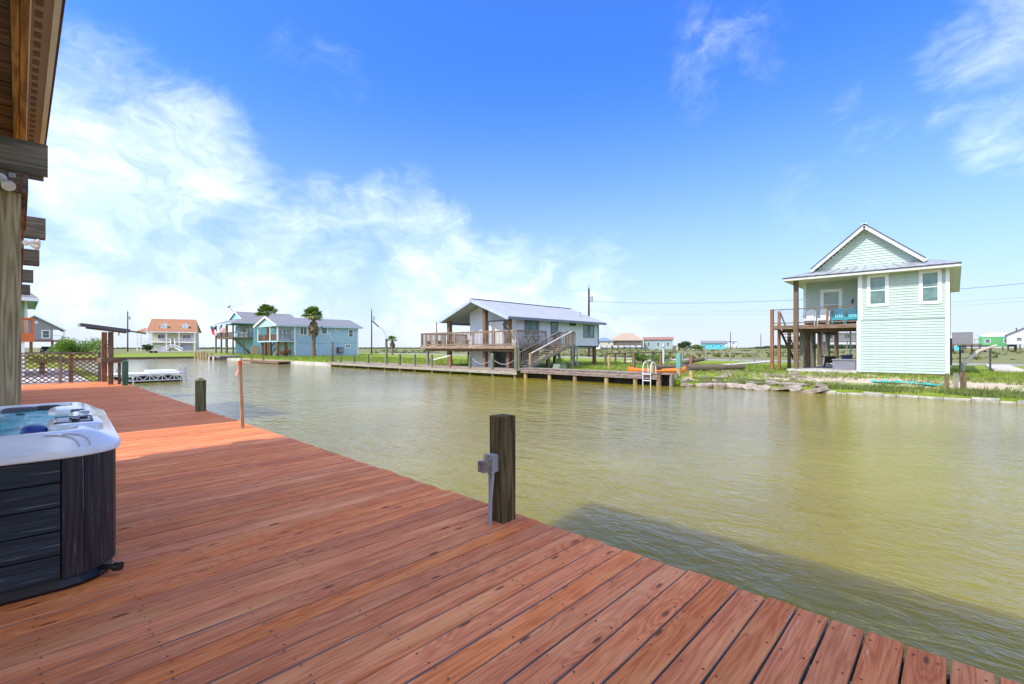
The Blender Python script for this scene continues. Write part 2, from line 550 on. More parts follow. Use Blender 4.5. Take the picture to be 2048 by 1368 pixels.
# muddy bed of the canal
c = t.mix(t.ramp(sp.outputs[2], 0.12, -0.05), c, (0.10, 0.085, 0.04))
t.put(b.inputs['Base Color'], c)
b.inputs['Roughness'].default_value = 0.95
b.inputs['Specular IOR Level'].default_value = 0.1
t.put(b.inputs['Normal'], t.n('ShaderNodeBump', i={'Strength': 0.8, 'Distance': 0.06, 'Height': t.noise(pos, 6.0, 6, 0.75)}))
struct('ground', gm, MGROUND, smooth=True)

# water
MWATER, t, b = newmat('canal_water')
pos = t.n('ShaderNodeNewGeometry').outputs['Position']
n1 = t.noise(pos, 0.16, 3, 0.5)
col = t.mix(t.ramp(n1, 0.3, 0.7), (0.205, 0.160, 0.008), (0.255, 0.210, 0.015))
t.put(b.inputs['Base Color'], col)
b.inputs['Roughness'].default_value = 0.05
b.inputs['IOR'].default_value = 1.33
b.inputs['Specular IOR Level'].default_value = 0.5
b.inputs['Specular Tint'].default_value = (1.0, 0.96, 0.68, 1)
# the water is thick with silt: light spreads sideways under the surface
b.inputs['Subsurface Weight'].default_value = 0.85
b.inputs['Subsurface Radius'].default_value = (1.0, 0.75, 0.22)
b.inputs['Subsurface Scale'].default_value = 3.2
wv = t.mapping(pos, rot=(0, 0, R(38)), scale=(1.0, 0.42, 1.0))
h1 = t.noise(wv, 1.15, 2, 0.5, 0.6)
h2 = t.noise(t.mapping(pos, rot=(0, 0, R(20)), scale=(1.0, 0.5, 1.0)), 4.2, 3, 0.55, 0.5)
h3 = t.noise(t.mapping(pos, rot=(0, 0, R(55)), scale=(1.0, 0.6, 1.0)), 13.0, 3, 0.6, 0.3)
gust = t.ramp(t.noise(pos, 0.09, 3, 0.5), 0.3, 0.7, 0.65, 1.2)
hh = t.math('ADD', t.math('MULTIPLY', h1, 0.052), t.math('ADD', t.math('MULTIPLY', h2, 0.044), t.math('MULTIPLY', h3, 0.015)))
bn = t.n('ShaderNodeBump', i={'Strength': 1.0, 'Distance': 1.0, 'Height': t.math('MULTIPLY', hh, gust)})
t.put(b.inputs['Normal'], bn)
wm = MB()
wm.add([(3.39, -400, 0), (24.9 + 0.6, -400, 0), (25.5, 105.2, 0), (3.39, 105.2, 0)], [(0, 1, 2, 3)])
wm.add([(-6, -60, -0.004), (3.39, -60, -0.004), (3.39, 26.9, -0.004), (-6, 26.9, -0.004)], [(0, 1, 2, 3)])
wo_ = struct('water', wm, MWATER)

# road on the far side, running along the canal, and pale gravel strips beside it
MROAD = paint('road_asphalt', (0.25, 0.24, 0.225), 0.9, 0.15, 0.8, 0.3)
rm = MB()
seg = [-140, -60, -30, -15, -5, 5, 15, 25, 35, 50, 65, 80, 100]
for a, b2 in zip(seg[:-1], seg[1:]):
    za, zb = 0.56 + 0.45 * smooth(60, 190, math.hypot(61, a)), 0.56 + 0.45 * smooth(60, 190, math.hypot(61, b2))
    rm.add([(59.0, a, za), (62.4, a, za), (62.4, b2, zb), (59.0, b2, zb), (58.7, a, za - 0.3), (62.7, a, za - 0.3), (62.7, b2, zb - 0.3), (58.7, b2, zb - 0.3)],
           [(0, 1, 2, 3), (4, 0, 3, 7), (1, 5, 6, 2)])
struct('road', rm, MROAD)
MDRIVE = paint('pale_gravel', (0.52, 0.47, 0.39), 0.95, 0.25, 1.5, 0.5, dirt=(0.24, 0.25, 0.12))
dm = MB()
for (x0, x1, y0, y1) in ((44.5, 59.0, -3.4, -1.9), (36.0, 47.5, -9.5, -4.2), (46, 59, 24.5, 27.0), (44, 59, 14.2, 15.4)):
    for k in range(8):
        a0 = x0 + (x1 - x0) * k / 8; a1 = x0 + (x1 - x0) * (k + 1) / 8
        dm.add([(a0, y0, 0.545), (a1, y0, 0.545), (a1, y1, 0.545), (a0, y1, 0.545), (a0, y0, 0.3), (a1, y0, 0.3), (a1, y1, 0.3), (a0, y1, 0.3)], [(0, 1, 2, 3), (0, 4, 5, 1), (2, 6, 7, 3), (1, 5, 6, 2), (3, 7, 4, 0)])
struct('gravel_drive', dm, MDRIVE)

# bulkheads and seawalls
cm = MB()
cm.box(23.45, 24.55, 49.6, 104.6, -1.0, 0.33)
struct('concrete_walkway', cm, MCONC)
cm = MB().box(3.0, 27.0, 104.9, 105.5, -1.0, 0.36).box(2.9, 3.5, 26.9, 104.9, -1.0, 0.34)
struct('seawall', cm, wood('seawall_wood', (0.07, 0.055, 0.04), (0.17, 0.14, 0.10), 0, 0.9))
cm = MB()
yy = 4.35
while yy > -40:
    L = random.uniform(0.35, 0.9)
    o1, o2 = random.uniform(-0.05, 0.05), random.uniform(-0.06, 0.03)
    cm.prism([(24.84 + o1, yy, -0.7), (25.12 + o1 * 0.3, yy, -0.7), (25.14 + o1 * 0.3, yy, 0.12 + o2), (25.0, yy, 0.13 + o2), (24.90 + o1, yy, 0.09 + o2 + random.uniform(-0.03, 0.02))], (random.uniform(-0.03, 0.03), -L + 0.02, random.uniform(-0.02, 0.02)))
    yy -= L
struct('bank_kerb', cm, paint('old_concrete', (0.33, 0.31, 0.25), 0.95, 0.35, 3.5, 0.6, dirt=(0.08, 0.085, 0.03)))

# ------------------------------------------------------------------ our deck
DZ = 0.60
deck = bpy.data.objects.new('deck', None); COL.objects.link(deck)
deck.location = (0, 0, DZ); deck['kind'] = 'structure'
PITCH, BW, BL = 0.155, 0.1440, 6.6
plank_meshes = []
for k in range(5):
    mb = MB()
    rr = random.Random(k)
    n = 14
    ws = [BW / 2 + rr.uniform(-0.0022, 0.0018) for _ in range(n + 1)]
    zs = [rr.uniform(-0.002, 0.002) for _ in range(n + 1)]
    prof = []
    for i in range(n + 1):
        xx = -BL / 2 + BL * i / n
        wv_, z = ws[i], zs[i]
        prof.append([(xx, -wv_, z - 0.036), (xx, -wv_, z - 0.006), (xx, -wv_ + 0.005, z), (xx, wv_ - 0.005, z), (xx, wv_, z - 0.006), (xx, wv_, z - 0.036)])
    for i in range(n):
        a, b2 = prof[i], prof[i + 1]
        for q in range(6):
            mi = 0 if q in (1, 2, 3) else 1
            mb.add([a[q], a[(q + 1) % 6], b2[(q + 1) % 6], b2[q]], [(0, 3, 2, 1)], mi)
    mb.add(prof[0], [(0, 1, 2, 3, 4, 5)], 0); mb.add(prof[-1], [(5, 4, 3, 2, 1, 0)], 0)
    plank_meshes.append(mb.mesh('plank', [MDECK, MDECKSIDE]))
EDGE = 2.985
yb = -1.45
rows = []
while yb < 26.75:
    o = obj('plank', random.choice(plank_meshes), deck, (EDGE - BL / 2 + random.uniform(-0.012, 0.012), yb, random.uniform(-0.0015, 0.0015)))
    if random.random() < 0.5:
        o.rotation_euler = (0, 0, math.pi)
    rows.append(yb)
    yb += PITCH
sm_ = MB()
for yv in rows:
    if yv > 10.5:
        break
    for jx in (2.90, 2.52, 2.11, 1.70, 1.29, 0.88, 0.47, 0.06, -0.35, -0.76):
        for sgn in (-1, 1):
            cx, cy = jx + random.uniform(-0.012, 0.012), yv + sgn * 0.047 + random.uniform(-0.006, 0.006)
            r = random.uniform(0.0046, 0.0066)
            sm_.add([(cx + r * math.cos(a * math.pi / 3), cy + r * math.sin(a * math.pi / 3), 0.0034) for a in range(6)], [(0, 1, 2, 3, 4, 5)])
o = obj('screw_heads', sm_.mesh('screw_heads', paint('rusted_screw', (0.045, 0.018, 0.012), 0.6, 0.3)), deck); o['kind'] = 'stuff'
fm = MB()
for jx in (2.90, 2.52, 2.11, 1.70, 1.29, 0.88, 0.47, 0.06, -0.35, -0.76, -1.6, -2.4, -3.2):
    fm.box(jx - 0.02, jx + 0.02, -1.5, 26.7, -0.23, -0.042)
o = obj('joists', fm.mesh('joists', MGREYY), deck)
for yv in (-1.2, 1.9, 5.0, 8.1, 11.2, 14.3, 17.4, 20.5, 23.6, 26.4):
    o = obj('piling', MB().cyl((2.6, yv, -2.0), (2.6, yv, -0.235), 0.12, 0.12, 10).mesh('piling', MPOST), deck)
    o = obj('beam', MB().box(-3.4, 2.8, yv - 0.05, yv + 0.05, -0.43, -0.236).mesh('beam', MGREY), deck)

# mooring post with the outlet box
def square_post(mb, x0, x1, y0, y1, z0, z1, peak=0.0, seed=0):
    rr = random.Random(seed)
    n = 7
    c = 0.008
    prev = None
    for i in range(n + 1):
        z = z0 + (z1 - z0) * i / n
        j = [rr.uniform(-0.0025, 0.0025) for _ in range(4)]
        ring = [(x0 + c + j[0], y0 + j[1], z), (x1 - c + j[1], y0 + j[1], z), (x1 + j[2], y0 + c, z), (x1 + j[2], y1 - c, z), (x1 - c, y1 + j[3], z), (x0 + c, y1 + j[3], z), (x0 + j[0], y1 - c, z), (x0 + j[0], y0 + c, z)]
        o = len(mb.v); mb.v += ring
        if prev is not None:
            for k in range(8):
                mb.f.append((prev + k, prev + (k + 1) % 8, o + (k + 1) % 8, o + k)); mb.m.append(0)
        prev = o
    cx, cy = (x0 + x1) / 2, (y0 + y1) / 2
    if peak:
        s_ = 0.22
        ring = [(cx + (p[0] - cx) * s_, cy + (p[1] - cy) * s_, z1 + peak) for p in mb.v[prev:prev + 8]]
        o = len(mb.v); mb.v += ring
        for k in range(8):
            mb.f.append((prev + k, prev + (k + 1) % 8, o + (k + 1) % 8, o + k)); mb.m.append(0)
        prev = o
    mb.f.append(tuple(prev + k for k in range(8))); mb.m.append(0)
    return mb


MPOSTA = wood('mooring_post_wood', (0.050, 0.036, 0.016), (0.165, 0.130, 0.062), 2, 0.85, tint=(0.075, 0.078, 0.03), bump=0.6)
single('mooring_post', 'square brown timber mooring post carrying the grey outlet box', 'post',
       square_post(MB(), 2.735, 2.897, 2.70, 2.86, -1.5, 1.475, 0.012, 3), MPOSTA, 'square mooring posts along the deck edge', loc=(2.81, 2.78, -1.5))
single('mooring_post', 'olive square mooring post with chamfered top beyond the thin stake', 'post',
       square_post(MB(), 2.76, 2.94, 12.4, 12.58, -1.5, 1.30, 0.055, 5), wood('olive_post_wood', (0.06, 0.062, 0.028), (0.16, 0.16, 0.085), 2, 0.85, bump=0.6), 'square mooring posts along the deck edge', loc=(2.85, 12.49, -1.5))
single('mooring_post', 'mossy green mooring post at the far corner of the deck', 'post',
       square_post(MB(), 2.70, 2.88, 22.95, 23.13, -1.5, 1.53, 0.02, 6), wood('mossy_post', (0.035, 0.085, 0.055), (0.09, 0.19, 0.125), 2, 0.85, tint=(0.16, 0.25, 0.20)), 'square mooring posts along the deck edge', loc=(2.79, 23.04, -1.5))

ob = Thing('outlet_box', 'grey weatherproof outlet box with clear cover on the nearest mooring post', 'outlet box', (2.70, 2.79, 1.09))
MPVC = paint('grey_pvc', (0.30, 0.33, 0.37), 0.45, 0.05)
ob.part('box', MB().box(2.66, 2.733, 2.745, 2.835, 1.02, 1.165), MPVC, bevel=0.006)
MCLEAR, t, b = newmat('clear_cover')
b.inputs['Base Color'].default_value = (0.80, 0.80, 0.76, 1); b.inputs['Roughness'].default_value = 0.12; b.inputs['IOR'].default_value = 1.3
t.put(b.inputs['Transmission Weight'], t.ramp(t.noise(t.n('ShaderNodeTexCoord').outputs['Object'], 20, 3), 0.3, 0.7, 0.75, 0.95))
cv = ob.part('cover', MB().prism([(2.575, 2.75, 1.035), (2.575, 2.83, 1.035), (2.575, 2.83, 1.125), (2.575, 2.75, 1.125)], (0.082, 0, 0.0)).box(2.645, 2.658, 2.738, 2.842, 1.012, 1.172), MCLEAR, bevel=0.008)
ob.part('receptacle', MB().box(2.615, 2.64, 2.765, 2.815, 1.04, 1.12), paint('brown_receptacle', (0.16, 0.10, 0.09), 0.5), bevel=0.004)
for k, (yy_, xb) in enumerate(((2.765, 2.655), (2.808, 2.69))):
    ob.part('conduit', MB().tube([(xb, yy_, 0.55), (xb + 0.008, yy_, 0.8), (2.692, yy_, 1.025)], 0.0135, 10), MPVC, smooth=True)
ob.part('mounting_screw', MB().cyl((2.735, 2.742, 1.135), (2.735, 2.735, 1.135), 0.005, n=6), MSTEEL)
ob.part('mounting_screw', MB().cyl((2.735, 2.742, 1.05), (2.735, 2.735, 1.05), 0.005, n=6), MSTEEL)

# thin survey stake with orange tape
sk = Thing('wooden_stake', 'thin leaning wooden stake with orange painted tip at the deck edge', 'stake', (2.77, 9.25, 0.6))
sk.part('shaft', MB().beam((2.76, 9.25, 0.30), (2.735, 9.33, 1.74), 0.052, 0.045), wood('stake_wood', (0.30, 0.17, 0.09), (0.50, 0.32, 0.19), 2, 0.8))
sk.part('painted_tip', MB().beam((2.735, 9.33, 1.735), (2.733, 9.336, 1.81), 0.056, 0.049), paint('orange_tape', (0.80, 0.12, 0.03), 0.5, 0.15), label='bright orange tip')
rb = MB()
for k in range(5):
    z0, z1 = 1.74 - k * 0.04, 1.74 - (k + 1) * 0.04
    o0, o1 = 0.02 * math.sin(k), 0.02 * math.sin(k + 1)
    rb.add([(2.70 + o0, 9.335, z0), (2.70 + o0 - 0.012, 9.352 + 0.01 * k, z0), (2.70 + o1 - 0.012, 9.352 + 0.01 * k, z1), (2.70 + o1, 9.335, z1)], [(0, 1, 2, 3)])
sk.part('ribbon', rb, paint('pink_ribbon', (0.85, 0.30, 0.25), 0.5, 0.1))

# ------------------------------------------------------------------ hot tub
tub = Thing('hot_tub', 'white acrylic hot tub with dark slatted cabinet on the red deck', 'hot tub', (-0.645, 5.016, DZ + 0.004), rz=R(-3), local=True)
TYC, TYH = 0.07, 1.20
def outline(h, rad, n=9):
    pts = []
    hy = h - 1.13 + TYH
    for cx, cy, a0 in ((h - rad, TYC - hy + rad, -90), (h - rad, TYC + hy - rad, 0), (-h + rad, TYC + hy - rad, 90), (-h + rad, TYC - hy + rad, 180)):
        for i in range(n + 1):
            a = R(a0 + 90 * i / n)
            pts.append((cx + rad * math.cos(a), cy + rad * math.sin(a)))
    return pts
def loft(mb, rings, mi=0, close_last=False):
    prev = None
    for pts, z in rings:
        o = len(mb.v); n = len(pts)
        mb.v += [(p[0], p[1], z if not callable(z) else z(p)) for p in pts]
        if prev is not None:
            for k in range(n):
                mb.f.append((prev + k, prev + (k + 1) % n, o + (k + 1) % n, o + k)); mb.m.append(mi)
        prev = o
    if close_last:
        mb.f.append(tuple(prev + k for k in range(n))); mb.m.append(mi)
    return mb
HB, CR = 1.13, 0.25
def ol(off):
    return outline(HB + off, max(0.08, CR + off), 10)
MACR, t, b = newmat('tub_acrylic')
tcn = t.n('ShaderNodeTexCoord').outputs['Object']
t.put(b.inputs['Base Color'], t.mix(t.ramp(t.noise(t.mapping(tcn, scale=(1, 3, 1)), 2.4, 6, 0.65, 0.8), 0.35, 0.7), (0.74, 0.77, 0.80), (0.86, 0.88, 0.90)))
b.inputs['Roughness'].default_value = 0.12; b.inputs['Specular IOR Level'].default_value = 0.5
b.inputs['Coat Weight'].default_value = 0.3
shell = MB()
loft(shell, [(ol(-0.03), 0.795), (ol(0.026), 0.790), (ol(0.033), 0.796), (ol(0.033), 0.832), (ol(0.028), 0.840), (ol(0.014), 0.845), (ol(-0.06), 0.892), (ol(-0.115), 0.921), (ol(-0.15), 0.930),
              (ol(-0.185), 0.931), (ol(-0.205), 0.924), (ol(-0.22), 0.90), (ol(-0.25), 0.80), (ol(-0.42), 0.60)], close_last=True)
sh = tub.part('shell', shell, MACR, smooth=True)
# moulded ridges on the sloping lip near the corner
MCREASE = paint('acrylic_crease', (0.45, 0.47, 0.52), 0.25, 0.05)
def lipz(off):      # height of the sloping lip at an offset inwards of the outline
    return 0.845 + (-off + 0.02) * 0.61
for x_top, x_bot in ((0.80, 0.955), (0.88, 1.005)):
    pts = []
    for i in range(13):
        u = i / 12
        off = -0.10 + 0.112 * (1 - math.cos(u * math.pi / 2))
        xx = x_top + (x_bot - x_top) * math.sin(u * math.pi / 2) ** 0.9
        dxc = max(0.0, xx - (HB - CR))
        rad_ = CR + off
        yy_ = (TYC - TYH + CR) - math.sqrt(max(0.01, rad_ * rad_ - dxc * dxc))
        pts.append((xx, yy_, lipz(off) + 0.001))
    tub.part('moulded_ridge', MB().tube(pts, 0.0042, 6), MCREASE, sh, smooth=True)
MPOOL, t, b = newmat('tub_water')
tcn = t.n('ShaderNodeTexCoord').outputs['Object']
n1 = t.noise(tcn, 3.2, 5, 0.65, 0.8)
foam = t.math('MULTIPLY', t.ramp(t.noise(tcn, 16, 6, 0.75, 0.5), 0.42, 0.66), t.ramp(t.noise(tcn, 1.7, 3), 0.40, 0.62))
t.put(b.inputs['Base Color'], t.mix(foam, t.mix(t.ramp(n1, 0.35, 0.65), (0.01, 0.27, 0.36), (0.06, 0.55, 0.62)), (0.62, 0.76, 0.80)))
b.inputs['Roughness'].default_value = 0.08; b.inputs['IOR'].default_value = 1.33; b.inputs['Specular IOR Level'].default_value = 0.3
t.put(b.inputs['Normal'], t.n('ShaderNodeBump', i={'Strength': 0.7, 'Distance': 0.03, 'Height': t.noise(tcn, 9, 5, 0.7, 0.5)}))
wat = MB(); N = 40
hw = HB - 0.225
for j in range(N + 1):
    for i in range(N + 1):
        xx, yy_ = -hw + 2 * hw * i / N, TYC - hw - 0.06 + 2 * (hw + 0.06) * j / N
        wat.v.append((xx, yy_, 0.885 + 0.010 * noise.noise((xx * 5, yy_ * 5, 0.3)) + 0.009 * noise.noise((xx * 13, yy_ * 13, 1.3))))
for j in range(N):
    for i in range(N):
        o_ = j * (N + 1) + i
        wat.f.append((o_, o_ + 1, o_ + N + 2, o_ + N + 1)); wat.m.append(0)
tub.part('water', wat, MPOOL, smooth=True)
MPILLOW = paint('pillow_foam', (0.035, 0.038, 0.045), 0.55, 0.15, 8)
MPANEL = paint('panel_grey', (0.16, 0.17, 0.20), 0.35, 0.1)
def lump(c, sq, n=16, m=10, pw=0.7):
    mb = MB().ball((0, 0, 0), 1.0, n, m)
    vs_ = []
    for x_, y_, z_ in mb.v:
        f = lambda q: math.copysign(abs(q) ** pw, q)
        vs_.append((c[0] + sq[0] * f(x_), c[1] + sq[1] * f(y_), c[2] + sq[2] * f(z_)))
    mb.v = vs_
    return mb
# moulded white seat, consoles and fittings along the right-hand side
tub.part('corner_seat', lump((0.90, 0.62, 0.880), (0.125, 0.26, 0.052), pw=0.62), MACR, smooth=True)
tub.part('console', lump((0.945, -0.47, 0.893), (0.145, 0.30, 0.050), pw=0.42), MACR, smooth=True)
tub.part('headrest', lump((0.605, 1.015, 0.878), (0.125, 0.045, 0.040), pw=0.55), paint('pillow_grey', (0.10, 0.105, 0.13), 0.5, 0.1), smooth=True, label='grey padded headrest')
tub.part('headrest', lump((0.775, 1.02, 0.883), (0.105, 0.045, 0.038), pw=0.7), MPILLOW, smooth=True, label='dark headrest cushion in the far corner')
tub.part('headrest', lump((-0.35, 1.015, 0.878), (0.20, 0.045, 0.040), pw=0.55), MPILLOW, smooth=True, label='dark padded headrest')
tub.part('headrest', lump((0.965, 0.28, 0.918), (0.045, 0.11, 0.018), pw=0.6), MPILLOW, smooth=True, label='dark pad standing in for the recess beside the dial')  # pad stands in for a recess, its darkness put into the colour
cp = tub.part('control_panel', MB().box(0.845, 1.025, -0.64, -0.33, 0.936, 0.945), paint('panel_grey', (0.30, 0.31, 0.36), 0.35, 0.1), bevel=0.004)
tub.part('panel_frame', MB().box(0.838, 1.032, -0.650, -0.645, 0.936, 0.947).box(0.838, 1.032, -0.325, -0.317, 0.936, 0.948).box(1.026, 1.034, -0.645, -0.325, 0.936, 0.948), MBLACK, cp)
tub.part('lever', MB().beam((0.955, -0.61, 0.950), (0.965, -0.38, 0.958), 0.014, 0.010).beam((0.915, -0.50, 0.952), (1.005, -0.47, 0.952), 0.02, 0.012).box(0.925, 0.95, -0.62, -0.54, 0.946, 0.962), MBLACK, cp)
tub.part('dial', MB().cyl((1.0, 0.10, 0.918), (1.0, 0.10, 0.942), 0.036, 0.030, 20), paint('clear_grey_dial', (0.40, 0.48, 0.50), 0.2), smooth=True)
tub.part('jet', MB().cyl((0.62, 0.62, 0.880), (0.62, 0.62, 0.899), 0.032, 0.022, 16), MDARK, smooth=True)
tub.part('pillow', lump((0.745, -0.62, 0.897), (0.062, 0.10, 0.042)), paint('blue_pillow', (0.015, 0.06, 0.27), 0.5, 0.1), smooth=True, label='blue headrest')
# cabinet
MSLAT = wood('cabinet_slat_x', (0.006, 0.013, 0.022), (0.022, 0.036, 0.052), 0, 0.5, 60, var=0.10, knots=False, spec=0.4)
MSLATZ = wood('cabinet_slat_z', (0.011, 0.010, 0.013), (0.033, 0.030, 0.034), 2, 0.5, 60, var=0.10, knots=False, spec=0.4)
for mm in (MSLAT, MSLATZ):   # pale brushed streaks in the boards
    t = NT(mm.node_tree); b = mm.node_tree.nodes['Principled BSDF']
    src = b.inputs['Base Color'].links[0].from_socket
    ax = (0.02, 1, 1) if mm is MSLAT else (1, 1, 0.02)
    tcn = t.n('ShaderNodeTexCoord').outputs['Object']
    s1 = t.noise(t.mapping(tcn, scale=ax), 85, 5, 0.7, 0.2)
    t.put(b.inputs['Base Color'], t.mix(t.ramp(s1, 0.57, 0.72, 0, 0.8), src, (0.26, 0.30, 0.34)))
cab = tub.part('cabinet', loft(MB(), [(outline(HB - 0.035, CR - 0.03, 10), 0.03), (outline(HB - 0.035, CR - 0.03, 10), 0.80)]), MBLACK)
tub.part('base_pan', loft(MB(), [(outline(HB - 0.02, CR - 0.02, 4), 0.0), (outline(HB - 0.005, CR, 4), 0.02), (outline(HB - 0.03, CR - 0.02, 4), 0.075)], close_last=True), MBLACK)
zz = 0.078
for k in range(5):
    hgt = 0.1385
    tub.part('slat', MB().box(-HB + CR + 0.0, HB - CR - 0.006, TYC - TYH - 0.002, TYC - TYH + 0.03, zz + 0.003, zz + hgt), MSLAT, cab, bevel=0.003)
    tub.part('slat', MB().box(-HB + CR + 0.0, HB - CR - 0.006, TYC + TYH - 0.03, TYC + TYH + 0.002, zz + 0.003, zz + hgt), MSLAT, cab, bevel=0.003)
    tub.part('slat', MB().box(HB - 0.03, HB + 0.002, TYC - TYH + CR, TYC + TYH - CR, zz + 0.003, zz + hgt), wood('cabinet_slat_y', (0.006, 0.013, 0.022), (0.022, 0.036, 0.052), 1, 0.5, 60, knots=False), cab, bevel=0.003)
    zz += 0.1425
for (cx, cy, a0) in ((HB - CR, TYC - TYH + CR, -90), (HB - CR, TYC + TYH - CR, 0), (-HB + CR, TYC - TYH + CR, 180)):
    ns = 4
    for k in range(ns):
        a1, a2 = R(a0 + 90 * k / ns + 0.35), R(a0 + 90 * (k + 1) / ns - 0.35)
        poly = [(cx + r * math.cos(a), cy + r * math.sin(a), 0.078) for r, a in ((CR + 0.008, a1), (CR + 0.008, (a1 + a2) / 2), (CR + 0.008, a2), (CR - 0.03, a2), (CR - 0.03, a1))]
        tub.part('corner_slat', MB().prism(poly, (0, 0, 0.715)), MSLATZ, cab)
vx, vy = HB - CR + (CR + 0.01) * math.cos(R(-38)), TYC - TYH + CR + (CR + 0.01) * math.sin(R(-38))
vd = Vector((math.cos(R(-38)), math.sin(R(-38)), 0))
vp = Vector((vx, vy, 0.05))
tub.part('drain_valve', MB().cyl(vp - vd * 0.04, vp + vd * 0.045, 0.016, n=12).cyl(vp + vd * 0.045, vp + vd * 0.085, 0.027, n=14), MBLACK, smooth=True)
tub.part('cover_clip', MB().box(HB + 0.0, HB + 0.022, -0.45, -0.40, 0.62, 0.70), MBLACK, bevel=0.004)
# ------------------------------------------------------------------ builders shared by the houses
def V(*a):
    return Vector(a)


def window(T, c, u, n, wd, ht, fm=None, gm_=None, mid='h', trim=0.09, parent=None, name='window'):
    """c: bottom centre on the wall surface, u: along the wall, n: outwards"""
    fm = fm or MWHITE; gm_ = gm_ or MGLASS
    c, u, n = Vector(c), Vector(u).normalized(), Vector(n).normalized()
    up = V(0, 0, 1)
    def bar(mb, a0, a1, z0, z1, d0, d1):
        vs_ = [c + u * a + up * z + n * d for d in (d0, d1) for a, z in ((a0, z0), (a1, z0), (a1, z1), (a0, z1))]
        mb.add(vs_, [(3, 2, 1, 0), (4, 5, 6, 7), (0, 1, 5, 4), (1, 2, 6, 5), (2, 3, 7, 6), (3, 0, 4, 7)])
    h = wd / 2
    fr = MB()
    bar(fr, -h, h, 0, trim, -0.02, 0.05); bar(fr, -h, h, ht - trim, ht, -0.02, 0.05)
    bar(fr, -h, -h + trim, trim, ht - trim, -0.02, 0.05); bar(fr, h - trim, h, trim, ht - trim, -0.02, 0.05)
    tb = min(0.05, trim * 0.7)
    if mid == 'h':
        bar(fr, -h + trim, h - trim, ht / 2 - tb / 2, ht / 2 + tb / 2, -0.02, 0.045)
    elif mid == 'v':
        bar(fr, -tb, tb, trim, ht - trim, -0.02, 0.045)
    f = T.part(name, fr, fm, parent)
    cells = [(-h + trim, h - trim, trim, ht - trim)]
    if mid == 'h':
        cells = [(-h + trim, h - trim, trim, ht / 2 - tb / 2), (-h + trim, h - trim, ht / 2 + tb / 2, ht - trim)]
    elif mid == 'v':
        cells = [(-h + trim, -tb, trim, ht - trim), (tb, h - trim, trim, ht - trim)]
    for k, (a0, a1, z0, z1) in enumerate(cells):
        p = MB(); bar(p, a0 + 0.002, a1 - 0.002, z0 + 0.002, z1 - 0.002, -0.02, 0.024 - 0.008 * k)
        T.part('pane', p, gm_, f)
    return f


def lap(mb, p, u, n, L, z0, z1, expo=0.18, th=0.02, clip=None, mi=0):
    """lapped boards on a wall; clip(z) may give (a0, a1) along u"""
    p, u, n = Vector(p), Vector(u).normalized(), Vector(n).normalized()
    z = z0
    while z < z1 - 1e-4:
        zt = min(z + expo, z1)
        a0, a1 = (0, L) if clip is None else clip((z + zt) / 2)
        if a1 - a0 > 0.05:
            up = V(0, 0, 1)
            q = lambda a, zz, d: p + u * a + n * d + up * (zz - p.z)
            mb.add([q(a0, z, 0), q(a1, z, 0), q(a1, z, th), q(a0, z, th), q(a0, zt, 0), q(a1, zt, 0), q(a1, zt, th * 0.25), q(a0, zt, th * 0.25)],
                   [(0, 3, 2, 1), (4, 5, 6, 7), (0, 1, 5, 4), (1, 2, 6, 5), (2, 3, 7, 6), (3, 0, 4, 7)], mi)
        z = zt
    return mb


def railing(T, p, q, h, mat_rail, mat_post, mat_bal, spacing=0.14, posts=2.0, bal=True, parent=None, toe=0.1, ends=(True, True)):
    p, q = Vector(p), Vector(q)
    L = (q - p).length; d = (q - p) / L
    up = V(0, 0, 1)
    r = MB()
    r.beam(p + up * h, q + up * h, 0.11, 0.045)
    if bal:
        r.beam(p + up * (h - 0.07), q + up * (h - 0.07), 0.04, 0.08); r.beam(p + up * toe, q + up * toe, 0.04, 0.08)
    rp = T.part('rail', r, mat_rail, parent)
    n = max(1, round(L / posts))
    for i in range(n + 1):
        if (i == 0 and not ends[0]) or (i == n and not ends[1]):
            continue
        c = p + d * (L * i / n)
        T.part('rail_post', MB().beam(c, c + up * (h - 0.022), 0.09, 0.09), mat_post, parent)
    if bal:
        b_ = MB(); m = int(L / spacing)
        side = d.cross(up) * 0.035
        for i in range(1, m):
            c = p + d * (L * i / m) + side
            b_.beam(c + up * (toe - 0.08), c + up * (h - 0.03), 0.038, 0.03)
        o = T.part('balusters', b_, mat_bal, parent); o['kind'] = 'stuff'
    return rp


def stairs(T, top, bot, wvec, n, mat_s, mat_t, th=0.045, parent=None, name='stringer'):
    top, bot, wv_ = Vector(top), Vector(bot), Vector(wvec)
    up = V(0, 0, 1)
    for f in (0.0, 1.0):
        T.part(name, MB().beam(top + wv_ * f - up * 0.08, bot + wv_ * f + up * 0.02, 0.05, 0.26), mat_s, parent)
    run = V(bot.x - top.x, bot.y - top.y, 0); rd = run.normalized(); sl_ = run.length / n
    for i in range(n):
        c = top + (bot - top) * ((i + 0.5) / n)
        a = c - rd * sl_ * 0.52 + wv_ * 0.02; b_ = c + rd * sl_ * 0.52 + wv_ * 0.02
        T.part('tread', MB().prism([a, b_, b_ + wv_ * 0.96, a + wv_ * 0.96], (0, 0, th)), mat_t, parent)


def post_part(T, x, y, z0, z1, s, mat, parent=None, name='post'):
    return T.part(name, MB().box(x - s / 2, x + s / 2, y - s / 2, y + s / 2, z0, z1), mat, parent)


